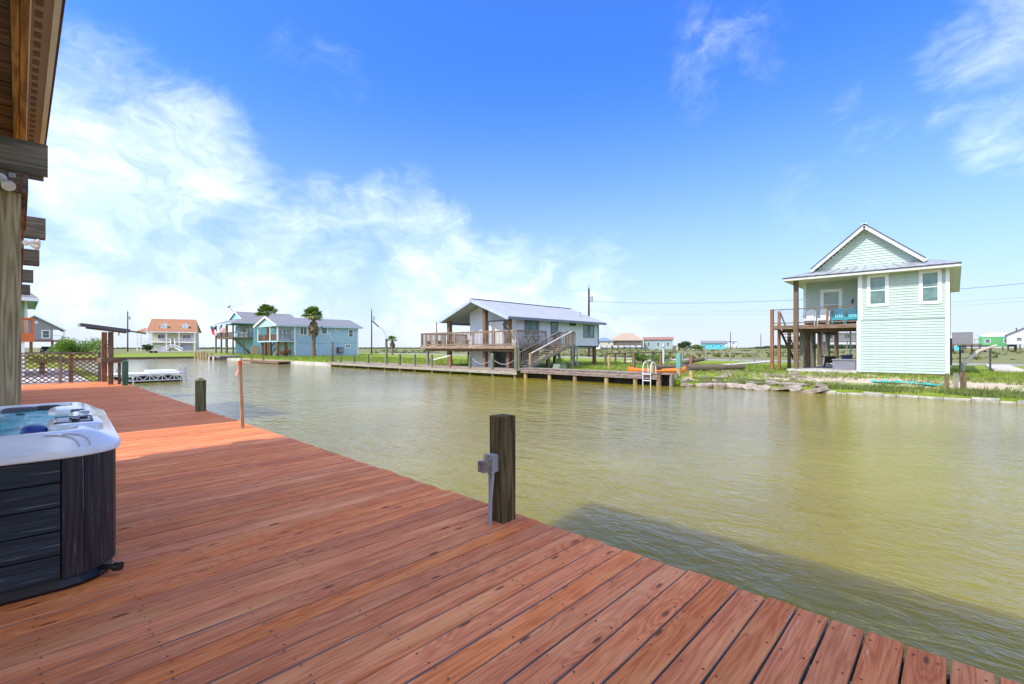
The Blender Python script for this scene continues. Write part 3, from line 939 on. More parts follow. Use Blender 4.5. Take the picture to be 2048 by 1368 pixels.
# ------------------------------------------------------------------ our own house: porch roof, post, joists (most of it stands outside the frame)
MHSID = paint('cream_siding', (0.62, 0.60, 0.52), 0.6, 0.06)
MROOF = shingle('grey_shingle', (0.20, 0.20, 0.21))
MSOF = paint('tan_soffit', (0.29, 0.22, 0.185), 0.6, 0.06, 4)
MVENT = paint('soffit_vent', (0.115, 0.085, 0.07), 0.7, 0.1)
MYEL = wood('yellow_pine_y', (0.19, 0.095, 0.03), (0.42, 0.25, 0.095), 1, 0.7, 46, var=0.06)
MOLDX = wood('old_joist_x', (0.10, 0.086, 0.066), (0.235, 0.20, 0.155), 0, 0.9)
MOLDB = wood('old_brown_ceiling', (0.05, 0.032, 0.02), (0.16, 0.11, 0.07), 0, 0.9)
MBEAMY = wood('beam_brown', (0.12, 0.075, 0.05), (0.26, 0.175, 0.125), 1, 0.85)
oh = Thing('raised_house', 'timber porch roof with vented soffit and thick post above the hot tub', 'house', (-1.5, 3.0, 0.12))
MBIGP = wood('big_post_wood', (0.25, 0.18, 0.090), (0.55, 0.43, 0.25), 2, 0.85, 30, tint=(0.33, 0.26, 0.14), bump=0.5)
oh.part('post', square_post(MB(), -0.176, 0.014, 6.40, 6.59, 0.12, 3.505, 0, 11), MBIGP)
for yv in (2.9, -1.0, -4.5):
    oh.part('post', square_post(MB(), -0.95, -0.76, yv, yv + 0.19, 0.12, 4.27, 0, int(yv * 3)), MBIGP)
oh.part('beam', MB().box(-0.14, 0.060, 6.335, 8.45, 3.51, 3.685), MBEAMY, bevel=0.004)
oh.part('beam', MB().box(-0.125, 0.040, 6.60, 8.45, 3.40, 3.506), MBEAMY, bevel=0.004)
oh.part('joist', MB().box(-4.0, 0.192, 6.35, 6.39, 3.695, 4.0), MOLDX, bevel=0.003)
oh.part('joist', MB().box(-4.0, 0.165, 6.393, 6.432, 3.66, 3.985), MOLDX, bevel=0.003)
for px_ in (-0.075, -0.050):
    oh.part('bolt_plate', MB().box(px_ - 0.016, px_ + 0.03, 6.328, 6.334, 3.55 + (px_ + 0.075) * 3, 3.59 + (px_ + 0.075) * 3).cyl((px_ + 0.007, 6.329, 3.57 + (px_ + 0.075) * 3), (px_ + 0.007, 6.318, 3.57 + (px_ + 0.075) * 3), 0.007, n=6), MSTEEL)
rf = oh.part('roof', MB().slab([(0.205, -9, 4.50), (0.205, 8.5, 4.50), (-4.6, 8.5, 5.75), (-4.6, -9, 5.75)], 0.06), MROOF)
oh.part('drip_edge', MB().box(0.192, 0.207, -9, 8.52, 4.29, 4.44), MDARK, rf)
oh.part('fascia', MB().box(0.158, 0.1915, -9, 8.50, 4.284, 4.435), paint('white_fascia', (0.66, 0.68, 0.70), 0.55, 0.05, dirt=(0.4, 0.4, 0.38)), rf)
so = oh.part('soffit', MB().box(0.057, 0.157, -9, 8.48, 4.30, 4.312), MSOF, rf)
vmesh = MB().box(-0.019, 0.019, -0.042, 0.042, -0.0035, 0.0).mesh('vent', MVENT)
for k in range(80):
    oh.inst('vent', vmesh, (0.092, 8.36 - k * 0.155, 4.2997), so)
oh.part('trim_strip', MB().box(0.0485, 0.0565, -9, 8.48, 4.292, 4.32), MWHITE, rf)
oh.part('rafter_plate', MB().box(-0.040, 0.0015, -9, 8.48, 4.286, 4.44), MYEL, rf, bevel=0.003)
oh.part('rafter_plate', MB().box(0.006, 0.0478, -9, 8.48, 4.286, 4.44), MYEL, rf, bevel=0.003)
cmesh = MB().box(-2.0, 0, -0.07, 0.07, 0, 0.02).mesh('ceiling_board', MOLDB)
for k in range(58):
    oh.inst('ceiling_board', cmesh, (-0.045, 8.40 - k * 0.146, 4.36 + random.uniform(-0.01, 0.01)), rf)
oh.part('cross_rafter', MB().box(-2.5, -0.045, 7.85, 7.93, 4.16, 4.345), MOLDB, rf)
uw = MB().box(-7.0, -0.75, -10, 4.2, 5.0, 6.45)  # unseen upper storey, sized so that its eave shades the near water
lap(uw, (-0.75, -10, 5.0), (0, 1, 0), (1, 0, 0), 14.2, 5.0, 6.45)
oh.part('unseen_upper_wall', uw, MHSID)
oh.part('unseen_upper_roof', MB().slab([(-0.3, -10.4, 6.62), (-0.3, 4.5, 6.62), (-4.0, 4.5, 8.3), (-4.0, -10.4, 8.3)], 0.12).slab([(-7.7, -10.4, 6.62), (-7.7, 4.5, 6.62), (-4.0, 4.5, 8.3), (-4.0, -10.4, 8.3)], 0.12), MROOF)  # unseen eave, height and end set by the shade on the water
for yv in (-0.5, -5.5):
    window(oh, (-0.73, yv, 5.35), (0, 1, 0), (1, 0, 0), 1.1, 0.9)

wg = Thing('raised_house', 'row of weathered joist ends receding behind the porch post', 'house', (-2.5, 16, 0.12))  # only joist ends show; walls and roof above are added shade casters
for yv, xe, zt in ((10.95, 0.305, 4.19), (14.6, 0.31, 4.19), (18.5, 0.275, 4.19), (22.9, 0.265, 4.19)):
    wg.part('joist', MB().box(-4.0, xe, yv, yv + 0.04, zt - 0.34, zt), MOLDX, bevel=0.003)
    wg.part('joist', MB().box(-4.0, xe - 0.004, yv + 0.043, yv + 0.083, zt - 0.355, zt - 0.01), MOLDX, bevel=0.003)
    wg.part('post', MB().box(-0.20, -0.03, yv + 0.1, yv + 0.27, 0.12, zt - 0.53), MBIGP)
wg.part('beam', MB().box(-0.16, 0.055, 10.9, 23.2, 3.66, 3.832), MBEAMY)
wm_ = MB().box(-7, -0.36, 10.95, 23.3, 4.20, 5.0)  # unseen wall added to shade the far part of the deck
wg.part('wall', wm_, MHSID)
lw = MB(); lap(lw, (-0.358, 10.95, 4.22), (0, 1, 0), (1, 0, 0), 12.3, 4.22, 5.0)
wg.part('siding', lw, MHSID)
wg.part('unseen_upper_wall', MB().box(-7, -0.7, 16.4, 20.9, 5.02, 7.1), MHSID)  # unseen taller block, added to shade the water by the second post
wg.part('roof', MB().slab([(-0.38, 16.15, 7.3), (-0.38, 21.1, 7.3), (-4, 21.1, 9.0), (-4, 16.15, 9.0)], 0.12).slab([(-7.6, 16.15, 7.3), (-7.6, 21.1, 7.3), (-4, 21.1, 9.0), (-4, 16.15, 9.0)], 0.12), MROOF)  # unseen roof, shaped for the same patch of shade


def flood_light(label, p, heads, sc_):
    T = Thing('flood_light', label, 'light', p, 'white flood lights under the joists')
    p = Vector(p)
    T.part('base', MB().cyl(p + V(0, 0.05, 0) * sc_, p, 0.055 * sc_, 0.05 * sc_, 14), MWHITE, smooth=True)
    for d in heads:
        d = Vector(d).normalized()
        q = p + d * 0.09 * sc_
        T.part('lamp_head', MB().cyl(p + d * 0.01 * sc_, q, 0.018 * sc_, 0.022 * sc_, 10).cyl(q, q + d * 0.10 * sc_, 0.032 * sc_, 0.062 * sc_, 14).cyl(q + d * 0.10 * sc_, q + d * 0.12 * sc_, 0.062 * sc_, 0.056 * sc_, 14), paint('cream_lamp', (0.74, 0.70, 0.62), 0.35, 0.05), smooth=True)


flood_light('white twin flood light bolted to the near beam end', (-0.115, 6.30, 3.60), ((0.25, -0.5, -0.45), (-0.3, -0.4, -0.5)), 0.78)
flood_light('small white flood light poking out beyond the post', (0.075, 10.85, 3.74), ((0.75, -0.2, -0.35), (0.9, -0.3, 0.15)), 0.8)

# ------------------------------------------------------------------ lattice fence at the end of the deck
lf = Thing('lattice_fence', 'brown diamond lattice fence closing off the far end of the deck', 'fence', (1.0, 26.55, 0.6))
lf.part('top_rail', MB().box(-1.6, 2.42, 26.48, 26.62, 1.80, 1.845), MGREY)
lf.part('bottom_rail', MB().box(-1.6, 2.38, 26.52, 26.56, 0.62, 0.66), MGREY)
for xx in (-1.5, 0.0, 1.165, 2.37):
    lf.part('post', MB().box(xx - 0.05, xx + 0.05, 26.50, 26.60, 0.60, 1.80), MGREYZ)
MLAT = wood('lattice_brown', (0.15, 0.09, 0.06), (0.28, 0.18, 0.13), 0, 0.85, knots=False)
x0, x1, z0, z1 = -1.55, 2.36, 0.66, 1.80
for sgn in (1, -1):
    c0 = x0 - 1.3
    while c0 < x1 + 1.3:
        # line x = c0 + sgn*(z-z0)/tan ; clipped to the panel
        pts = []
        za, zb = z0, z1
        tan = 0.80
        xa, xb = c0 + sgn * 0.0, c0 + sgn * (z1 - z0) / tan
        def zc(xx):
            return z0 + (xx - c0) * tan / sgn
        lo, hi = min(xa, xb), max(xa, xb)
        cl_, ch = max(lo, x0), min(hi, x1)
        if ch - cl_ > 0.06:
            yy_ = 26.53 if sgn > 0 else 26.545
            lf.part('slat', MB().beam((cl_, yy_, zc(cl_)), (ch, yy_, zc(ch)), 0.010, 0.036), MLAT)
        c0 += 0.205

# ------------------------------------------------------------------ fish cleaning station beside the fence
cs = Thing('cleaning_station', 'timber fish cleaning stand with tilted grey tray by the lattice fence', 'stand', (2.47, 24.6, 0.6))
cs.part('post', MB().box(2.40, 2.555, 23.98, 24.12, 0.60, 2.66), MBROWNZ)
cs.part('post', MB().box(2.40, 2.57, 26.05, 26.22, 0.60, 2.70), MRUSTZ)
cs.part('post', MB().box(2.69, 2.78, 23.98, 24.08, 0.60, 1.44), MBROWNZ)
cs.part('crosspiece', MB().box(2.18, 2.95, 23.84, 23.975, 1.45, 1.63), MBROWNX)
cs.part('crosspiece', MB().box(2.25, 2.38, 23.98, 26.3, 1.45, 1.62), MBROWNY)
tr = cs.part('tray', MB().slab([(1.60, 23.9, 2.92), (1.60, 24.9, 2.94), (3.05, 24.9, 2.76), (3.05, 23.9, 2.72)], 0.06), paint('slate_grey_tray', (0.13, 0.135, 0.15), 0.55, 0.12))
cs.part('tray_lip', MB().beam((1.60, 23.9, 2.91), (3.05, 23.9, 2.71), 0.05, 0.13), paint('slate_grey_tray', (0.13, 0.135, 0.15)), tr)
cs.part('tray_end', MB().beam((1.60, 23.88, 2.90), (1.60, 24.92, 2.92), 0.04, 0.13), MSTEEL, tr)
cs.part('support', MB().beam((1.75, 24.02, 2.81), (2.95, 24.02, 2.65), 0.09, 0.08), MBROWNX)
cs.part('extension_arm', MB().beam((3.03, 24.1, 2.72), (3.6, 24.2, 2.62), 0.05, 0.05), MDARK)
cs.part('tap', MB().tube([(2.72, 24.0, 2.66), (2.72, 24.0, 2.56), (2.70, 23.99, 2.53)], 0.02, 8), MSTEEL)
cs.part('outlet', MB().box(2.64, 2.70, 23.95, 24.0, 1.05, 1.2), MSTEEL)

# patio and yard beyond the fence
struct('patio', MB().box(-8, 2.4, 30.0, 52.0, 0.2, 0.40), MCONC)
single('yard_post', 'short brown post behind the right half of the lattice', 'post', MB().box(1.55, 1.70, 29.0, 29.15, 0.36, 1.75), MRUSTZ, loc=(1.62, 29.07, 0.36))
# ------------------------------------------------------------------ floating platform
fd = Thing('floating_dock', 'white floating swim platform with truss sides and ladder on the water', 'floating dock', (5.3, 35.2, 0))
MALU = paint('white_aluminium', (0.74, 0.76, 0.78), 0.4, 0.06)
fd.part('deck', MB().box(3.45, 7.05, 34.2, 36.4, 0.46, 0.53), MALU)
fd.part('raised_mat', MB().box(5.3, 6.75, 34.9, 36.3, 0.534, 0.66), MWHITE, bevel=0.02)
for yy_ in (34.22, 36.38):
    tm = MB()
    tm.beam((3.45, yy_, 0.12), (7.05, yy_, 0.12), 0.05, 0.05)
    for k in range(6):
        xa = 3.5 + k * 0.59
        tm.beam((xa, yy_, 0.45), (xa + 0.28, yy_, 0.13), 0.03, 0.04); tm.beam((xa + 0.28, yy_, 0.13), (xa + 0.56, yy_, 0.45), 0.03, 0.04)
        tm.beam((xa + 0.0, yy_, 0.45), (xa + 0.0, yy_, 0.13), 0.04, 0.04)
    fd.part('truss', tm, MALU)
for k in range(3):
    fd.part('float', MB().box(3.6 + k * 1.2, 4.5 + k * 1.2, 34.4, 36.2, -0.15, 0.30), MDARK, bevel=0.05)
lad = MB()
for xx in (6.72, 7.0):
    lad.tube([(xx, 34.35, 0.5), (xx, 34.3, 0.85), (xx, 34.15, 0.95), (xx, 34.03, 0.85), (xx, 33.95, 0.3), (xx, 33.9, -0.5)], 0.022, 6)
for z in (0.55, 0.25, -0.05):
    lad.cyl((6.72, 33.97, z), (7.0, 33.97, z), 0.018, n=6)
fd.part('ladder', lad, MSTEEL)

# ------------------------------------------------------------------ neighbours at the left
MGREENS = paint('leaf_green_siding', (0.18, 0.46, 0.22), 0.6, 0.06)
gh = Thing('stilt_house', 'bright green house with orange balcony seen beside the big post', 'house', (-3, 41, 0.36))
gw = MB().box(-7, 0.30, 39.0, 47, 2.45, 4.75)
lap(gw, (-7, 39.0, 2.45), (1, 0, 0), (0, -1, 0), 7.3, 2.45, 4.75, 0.17, 0.02)
gh.part('wall', gw, MGREENS)
gh.part('corner_trim', MB().box(0.22, 0.34, 38.94, 39.1, 2.45, 4.75), MWHITE)
grf = gh.part('roof', MB().slab([(0.75, 38.2, 4.92), (-7.6, 38.2, 4.92), (-7.0, 42.5, 6.8), (-0.9, 42.5, 6.8)], 0.12).slab([(0.75, 38.2, 4.92), (0.75, 47.8, 4.92), (-0.9, 43.5, 6.8), (-0.9, 42.5, 6.8)], 0.12).slab([(0.75, 47.8, 4.92), (-7.6, 47.8, 4.92), (-7, 43.5, 6.8), (-0.9, 43.5, 6.8)], 0.12), MROOF)
gh.part('fascia', MB().box(-7.6, 0.76, 38.16, 38.2, 4.70, 4.90).box(0.74, 0.78, 38.2, 47.8, 4.70, 4.90), MWHITE, grf)
gh.part('soffit', MB().box(-7.5, 0.72, 38.22, 39.0, 4.755, 4.78).box(0.32, 0.72, 39.0, 47.5, 4.755, 4.78), MGREENS, grf)
gh.part('bracket', MB().beam((0.45, 38.9, 4.35), (0.45, 38.3, 4.72), 0.09, 0.09), MGREENS)
MCORAL = paint('coral_paint', (0.56, 0.13, 0.04), 0.6, 0.1)
gh.part('balcony_floor', MB().box(-6.5, 0.58, 37.2, 38.98, 2.40, 2.62), MCORAL)
railing(gh, (-6.4, 37.27, 2.62), (0.52, 37.27, 2.62), 1.05, MCORAL, MCORAL, MCORAL, 0.13, 2.3)
railing(gh, (0.52, 37.27, 2.62), (0.52, 38.9, 2.62), 1.05, MCORAL, MCORAL, MCORAL, 0.13, 1.7, ends=(False, True))
gh.part('balcony_skirt', MB().box(-0.55, 0.59, 37.16, 37.19, 2.36, 2.85), MCORAL)
for xx, yy_ in ((0.10, 37.4), (-3.2, 37.4), (-6.2, 37.4), (0.1, 46.6), (-6.5, 46.6), (-3.2, 42)):
    post_part(gh, xx, yy_, 0.36, 2.40, 0.22, MWHITE)
window(gh, (-1.5, 38.98, 3.1), (1, 0, 0), (0, -1, 0), 1.0, 1.3)

MGRS = paint('warm_grey_siding', (0.30, 0.29, 0.30), 0.6, 0.06)
yh = Thing('stilt_house', 'grey gabled house on brown stilts beyond the lattice fence', 'house', (2.8, 160, 0.7))
gw = MB().box(-2.6, 5.6, 157, 168, 3.85, 6.3)
yh.part('wall', gw, MGRS)
yh.part('gable', MB().prism([(-2.6, 157, 6.3), (7.2, 157, 6.3), (2.5, 157, 9.35)], (0, 0.3, 0)), MGRS)
yr = yh.part('roof', MB().slab([(7.9, 156.3, 6.2), (7.9, 168.5, 6.2), (2.5, 168.5, 9.65), (2.5, 156.3, 9.65)], 0.15).slab([(-2.9, 156.3, 6.2), (-2.9, 168.5, 6.2), (2.5, 168.5, 9.65), (2.5, 156.3, 9.65)], 0.15), MROOF)
yh.part('rake_trim', MB().beam((7.9, 156.25, 6.1), (2.5, 156.25, 9.55), 0.06, 0.22).beam((-2.9, 156.25, 6.1), (2.5, 156.25, 9.55), 0.06, 0.22), MWHITE, yr)
yh.part('floor', MB().box(-2.6, 7.7, 156.6, 168, 3.5, 3.84), MRUSTZ)
window(yh, (4.4, 157, 4.2), (1, 0, 0), (0, -1, 0), 1.5, 2.0, trim=0.22)
yh.part('attic_vent', MB().cyl((2.8, 156.99, 8.0), (2.8, 156.95, 8.0), 0.35, n=14), MWHITE)
railing(yh, (5.6, 156.7, 3.84), (7.6, 156.7, 3.84), 1.1, MWHITE, MWHITE, MWHITE, 0.3, 2.0)
railing(yh, (7.6, 156.7, 3.84), (7.6, 167, 3.84), 1.1, MWHITE, MWHITE, MWHITE, 0.3, 3.4, ends=(False, True))
for xx, yy_ in ((7.3, 157.2), (5.5, 157.2), (2.0, 157.2), (-1.5, 157.2), (7.3, 166), (2, 166), (-1.5, 166)):
    post_part(yh, xx, yy_, 0.6, 3.5, 0.45, MRUSTZ)
post_part(yh, 7.5, 156.9, 3.84, 6.2, 0.25, MWHITE)
# ------------------------------------------------------------------ docks on the far bank
wk = Thing('boardwalk', 'long low wooden boardwalk with piles along the far bank', 'boardwalk', (23.8, 36, 0))
MDK = wood('dock_board', (0.26, 0.19, 0.15), (0.46, 0.36, 0.29), 0, 0.88, knots=False)
MFASC = wood('dock_fascia', (0.24, 0.215, 0.165), (0.44, 0.40, 0.32), 1, 0.88)
wk.part('fascia', MB().box(23.16, 23.21, 21.55, 49.4, 0.20, 0.455), MFASC)
dmesh = MB().box(0, 2.35, -0.067, 0.067, -0.04, 0).mesh('board', MDK)
yv = 21.62
kk = 0
while yv < 49.4:
    wk.inst('board', dmesh, (23.14, yv, 0.50 + random.uniform(-0.004, 0.004)), scl=(1, 1, 1))
    yv += 0.146
wk.part('joists', MB().box(24.2, 24.26, 21.6, 49.3, 0.26, 0.455).box(25.2, 25.26, 21.6, 49.3, 0.26, 0.455), MGREYY)
wk.part('bulkhead', MB().box(24.05, 24.12, 21.0, 49.3, -1.0, 0.44), wood('bulkhead_dark', (0.035, 0.028, 0.02), (0.09, 0.075, 0.055), 2, 0.9))
for yv in (49.0, 46.9, 44.0, 41.25, 38.3, 35.8, 33.5, 31.1, 28.75, 26.4, 24.0, 21.85):
    wk.part('pile', MB().cyl((23.30, yv - 0.02, -1.0), (23.30, yv - 0.02, 0.46), 0.085, n=10), MPOST2, smooth=True)
for i, (yv, h, r, lab) in enumerate(((49.0, 1.15, 0.10, 'bollard post at the far end of the boardwalk'), (46.9, 1.1, 0.10, 'bollard post second from the far end of the boardwalk'),
                        (44.0, 1.15, 0.10, 'bollard post on the boardwalk third from its far end'), (41.25, 1.2, 0.10, 'bollard post on the boardwalk just left of the tall green lamp post'),
                        (35.8, 1.25, 0.10, 'bollard post on the boardwalk just right of the tall green lamp post'), (33.5, 1.25, 0.10, 'bollard post with bare top left of the grey house deck'),
                        (31.1, 1.25, 0.10, 'bollard post holding the white pole near the grey house'), (28.75, 1.2, 0.09, 'red brown bollard post in front of the grey house pillar'),
                        (26.4, 1.2, 0.11, 'bollard post before the corrugated storage room'), (24.0, 1.35, 0.13, 'thick grey bollard with pointed cap before the grey house'))):
    cap = 0.05 if i < 9 else 0.10
    mb = MB().cyl((23.32, yv + 0.06, 0.505), (23.32, yv + 0.06, h + 0.2), r, r * 0.95, 12).cyl((23.32, yv + 0.06, h + 0.2), (23.32, yv + 0.06, h + 0.2 + cap), r * 0.98, r * 0.3, 12)
    single('bollard', lab, 'bollard', mb, MRUSTZ if i == 7 else MPOST2, 'bollards along the boardwalk', smooth=True, loc=(23.32, yv + 0.06, 0.5))
single('corner_pile', 'tall thick grey pile at the corner of the boardwalk', 'pile', MB().cyl((23.35, 21.75, 0.505), (23.35, 21.75, 2.05), 0.14, 0.13, 14), MPOST2, smooth=True, loc=(23.35, 21.75, 0.5))

ck = Thing('old_dock', 'weathered plank dock on stubby piles below the grass', 'dock', (23.8, 16, 0))
MOLD = wood('old_dock_plank', (0.14, 0.10, 0.085), (0.36, 0.29, 0.25), 1, 0.92)
MPILE = wood('tan_pile', (0.28, 0.19, 0.09), (0.50, 0.38, 0.20), 2, 0.9)
ck.part('fascia', MB().box(23.34, 23.40, 11.3, 21.35, 0.34, 0.48), MOLD)
ck.part('fascia', MB().box(23.335, 23.395, 11.32, 21.33, 0.485, 0.62), MOLD)
zz_ = 23.30
for k in range(7):
    ck.part('plank', MB().box(zz_, zz_ + 0.15, 10.85 + random.uniform(-0.1, 0.1), 21.4, 0.625, 0.66 + random.uniform(0, 0.012)), MOLD)
    zz_ += 0.158
for yv in (21.03, 18.96, 16.96, 14.72, 12.87, 11.49):
    ck.part('pile', MB().cyl((23.52, yv, -1.0), (23.52, yv, 0.335), 0.13, 0.125, 12), MPILE, smooth=True)
ck.part('end_pile', MB().box(23.42, 23.58, 10.70, 10.86, -0.6, 0.66), MGREYZ)
ck.part('corner_post', MB().box(23.30, 23.48, 11.30, 11.46, -0.3, 0.74), MBROWNZ)
dk_ = MB()
yv = 10.95
while yv < 21.4:
    dk_.box(23.95, 24.02, yv, yv + 0.19, -0.8, 0.62); yv += 0.2
ck.part('bulkhead', dk_, wood('bulkhead_dark', (0.035, 0.028, 0.02), (0.09, 0.075, 0.055), 2, 0.9))
for k in range(4):
    ck.part('side_slat', MB().box(23.45 + k * 0.26, 23.53 + k * 0.26, 10.76, 10.80, 0.34, 0.62), MGREYZ)

ld = Thing('dock_ladder', 'aluminium swim ladder with curved handrails on the old dock', 'ladder', (23.25, 12.05, 0))
for yv in (11.82, 12.27):
    ld.part('rail', MB().tube([(23.85, yv, 0.66), (23.80, yv, 1.05), (23.68, yv, 1.22), (23.50, yv, 1.26), (23.32, yv, 1.18), (23.24, yv, 1.0), (23.22, yv, -0.9)], 0.024, 8), MALU, smooth=True)
for z in (0.62, 0.27, -0.08):
    ld.part('rung', MB().box(23.18, 23.27, 11.82, 12.27, z - 0.02, z + 0.02), MALU)

ky = Thing('kayak', 'long orange kayak lying on the grass behind the old dock', 'kayak', (27.2, 13.4, 0.45))
p, q = V(25.7, 14.55, 0.62), V(28.3, 12.1, 0.62)
dd = (q - p); nn = V(-dd.y, dd.x, 0).normalized()
kb = MB(); prev = None; NS = 18
for i in range(NS + 1):
    u = i / NS
    hw_ = 0.33 * (math.sin(math.pi * (0.03 + 0.94 * u))) ** 0.6
    hh_ = 0.17 + 0.06 * abs(2 * u - 1) ** 3
    c_ = p + dd * u + V(0, 0, 0.10 * abs(2 * u - 1) ** 3)
    ring = [tuple(c_ + nn * hw_ * math.cos(a) + V(0, 0, 1) * hh_ * math.sin(a) * (1.0 if math.sin(a) < 0 else 0.75)) for a in [2 * math.pi * k / 10 for k in range(10)]]
    o_ = len(kb.v); kb.v += ring
    if prev is not None:
        for k in range(10):
            kb.f.append((prev + k, prev + (k + 1) % 10, o_ + (k + 1) % 10, o_ + k)); kb.m.append(0)
    else:
        kb.f.append(tuple(o_ + k for k in range(10))); kb.m.append(0)
    prev = o_
kb.f.append(tuple(prev + k for k in range(10))); kb.m.append(0)
ky.part('hull', kb, MORANGE, smooth=True)
mid = p + dd * 0.5
ky.part('cockpit_rim', lump((mid.x, mid.y, 0.75), (0.30, 0.30, 0.03)), MBLACK, smooth=True)

# ------------------------------------------------------------------ the grey house with the big deck
MGB = paint('grey_blue_siding', (0.60, 0.65, 0.72), 0.6, 0.05)
MGBT = paint('slate_blue_trim', (0.16, 0.20, 0.25), 0.6, 0.06)
MGBF = paint('pale_blue_fascia', (0.40, 0.47, 0.56), 0.55, 0.05)
MSH = shingle('light_grey_shingle', (0.36, 0.37, 0.39))
MDKW = wood('deck_rail_wood', (0.18, 0.125, 0.085), (0.38, 0.285, 0.205), 2, 0.88, knots=False)
MDKY = wood('deck_rail_wood_y', (0.20, 0.135, 0.09), (0.40, 0.295, 0.21), 1, 0.88)
MDKX = wood('deck_rail_wood_x', (0.15, 0.125, 0.10), (0.30, 0.255, 0.21), 0, 0.88)
mh = Thing('stilt_house', 'grey gabled stilt house with wide wooden deck and stairs in the middle', 'house', (30, 27, 0.45))
FZ = 2.22
body = MB().box(26.25, 37.7, 24.52, 29.8, FZ, 4.40)
lap(body, (26.25, 24.518, FZ), (1, 0, 0), (0, -1, 0), 11.45, FZ, 4.40, 0.175, 0.022)
mh.part('wall', body, MGB)
def tri(z):
    f = (5.75 - z) / (5.75 - 4.25) * 3.9
    return (27.95 - f - 24.0 + 0.0, 27.95 + f - 24.0)
mh.part('gable_wall', lap(MB().prism([(26.24, 24.52, 4.38), (26.24, 29.8, 4.38), (26.24, 29.8, 4.75), (26.24, 27.95, 5.60)], (0.12, 0, 0)), (26.238, 24.0, 4.4), (0, 1, 0), (-1, 0, 0), 8, 4.4, 5.6, 0.175, 0.02, lambda z: (max(0.52, 27.95 - (5.72 - z) * 2.6 - 24.0), min(5.8, 27.95 + (5.72 - z) * 2.6 - 24.0))), MGB)
mroof = mh.part('roof', MB().slab([(24.75, 23.85, 4.36), (38.0, 23.85, 4.36), (38.0, 27.95, 5.92), (24.75, 27.95, 5.92)], 0.10)
                .slab([(24.75, 32.1, 4.36), (38.0, 32.1, 4.36), (38.0, 27.95, 5.92), (24.75, 27.95, 5.92)], 0.10), MSH)
mh.part('ridge_cap', MB().beam((24.75, 27.95, 5.93), (38.0, 27.95, 5.93), 0.22, 0.05), MDARK, mroof)
mh.part('rake_board', MB().beam((24.72, 23.83, 4.22), (24.72, 27.95, 5.79), 0.05, 0.26), MGBF, mroof)
mh.part('rake_board', MB().beam((24.72, 32.12, 4.22), (24.72, 27.95, 5.79), 0.05, 0.26), MGBF, mroof)
mh.part('fascia', MB().box(24.75, 38.0, 23.80, 23.85, 4.16, 4.36), MGBT, mroof)
mh.part('fascia', MB().box(24.75, 38.0, 32.1, 32.15, 4.16, 4.36), MGBT, mroof)
mh.part('porch_ceiling', MB().prism([(24.8, 23.9, 4.20), (24.8, 32.05, 4.20), (24.8, 27.95, 5.74)], (0.02, 0, 0)).slab([(24.8, 23.9, 4.24), (26.2, 23.9, 4.24), (26.2, 27.95, 5.78), (24.8, 27.95, 5.78)], 0.02)
        .slab([(24.8, 32.05, 4.24), (31, 32.05, 4.24), (31, 27.95, 5.78), (24.8, 27.95, 5.78)], 0.02) if False else
        MB().slab([(24.8, 23.9, 4.25), (26.2, 23.9, 4.25), (26.2, 27.95, 5.79), (24.8, 27.95, 5.79)], 0.03).slab([(24.8, 32.05, 4.25), (31, 32.05, 4.25), (31, 27.95, 5.79), (24.8, 27.95, 5.79)], 0.03), paint('blue_grey_ceiling', (0.34, 0.42, 0.48), 0.6, 0.05), mroof)
mh.part('porch_beam', MB().box(25.2, 31, 31.3, 31.5, 3.98, 4.2), MGBT)
mh.part('roof_vent', MB().cyl((36, 25.4, 4.95), (36, 25.4, 5.3), 0.06, n=8).cyl((36, 25.4, 5.3), (36, 25.4, 5.36), 0.11, n=8), MSTEEL, mroof)
mh.part('sill_beam', MB().box(26.2, 37.72, 24.50, 24.62, FZ - 0.16, FZ - 0.01), MDARK)
mh.part('corner_trim', MB().box(37.62, 37.75, 24.46, 24.6, FZ, 4.36), MGBT)
mh.part('corner_trim', MB().box(28.9, 29.0, 24.47, 24.56, FZ, 4.30), MGBT)
# porch pillars and door, facing the canal
for (px_, py_, ztop) in ((25.35, 26.95, 5.45), (25.35, 31.4, 4.3), (25.35, 24.35, 4.3)):
    mh.part('pillar', MB().box(px_ - 0.16, px_ + 0.16, py_ - 0.16, py_ + 0.16, 0.42, ztop), MBROWNZ)
mh.part('door_frame', MB().box(26.14, 26.2, 25.55, 27.45, FZ, 4.22), MGBT)
mh.part('door', MB().box(26.10, 26.135, 25.7, 27.3, FZ + 0.04, 4.1), MWHITE)
mh.part('porch_lamp', MB().box(26.05, 26.2, 25.15, 25.3, 4.35, 4.5), MBLACK)
window(mh, (28.05, 24.49, 3.05), (1, 0, 0), (0, -1, 0), 1.55, 1.15, MGBT, MGLASSG, 'v', 0.10)
window(mh, (31.0, 24.49, 2.95), (1, 0, 0), (0, -1, 0), 0.95, 1.3, MGBT, MGLASSG, 'h', 0.08)
window(mh, (36.55, 24.49, 2.95), (1, 0, 0), (0, -1, 0), 0.80, 1.15, MGBT, MGLASSG, 'h', 0.07)
window(mh, (35.65, 24.49, 2.95), (1, 0, 0), (0, -1, 0), 0.80, 1.15, MGBT, MGLASSG, 'h', 0.07)
window(mh, (33.6, 24.49, 3.95), (1, 0, 0), (0, -1, 0), 0.9, 0.25, MGBT, MDARK, None, 0.05)
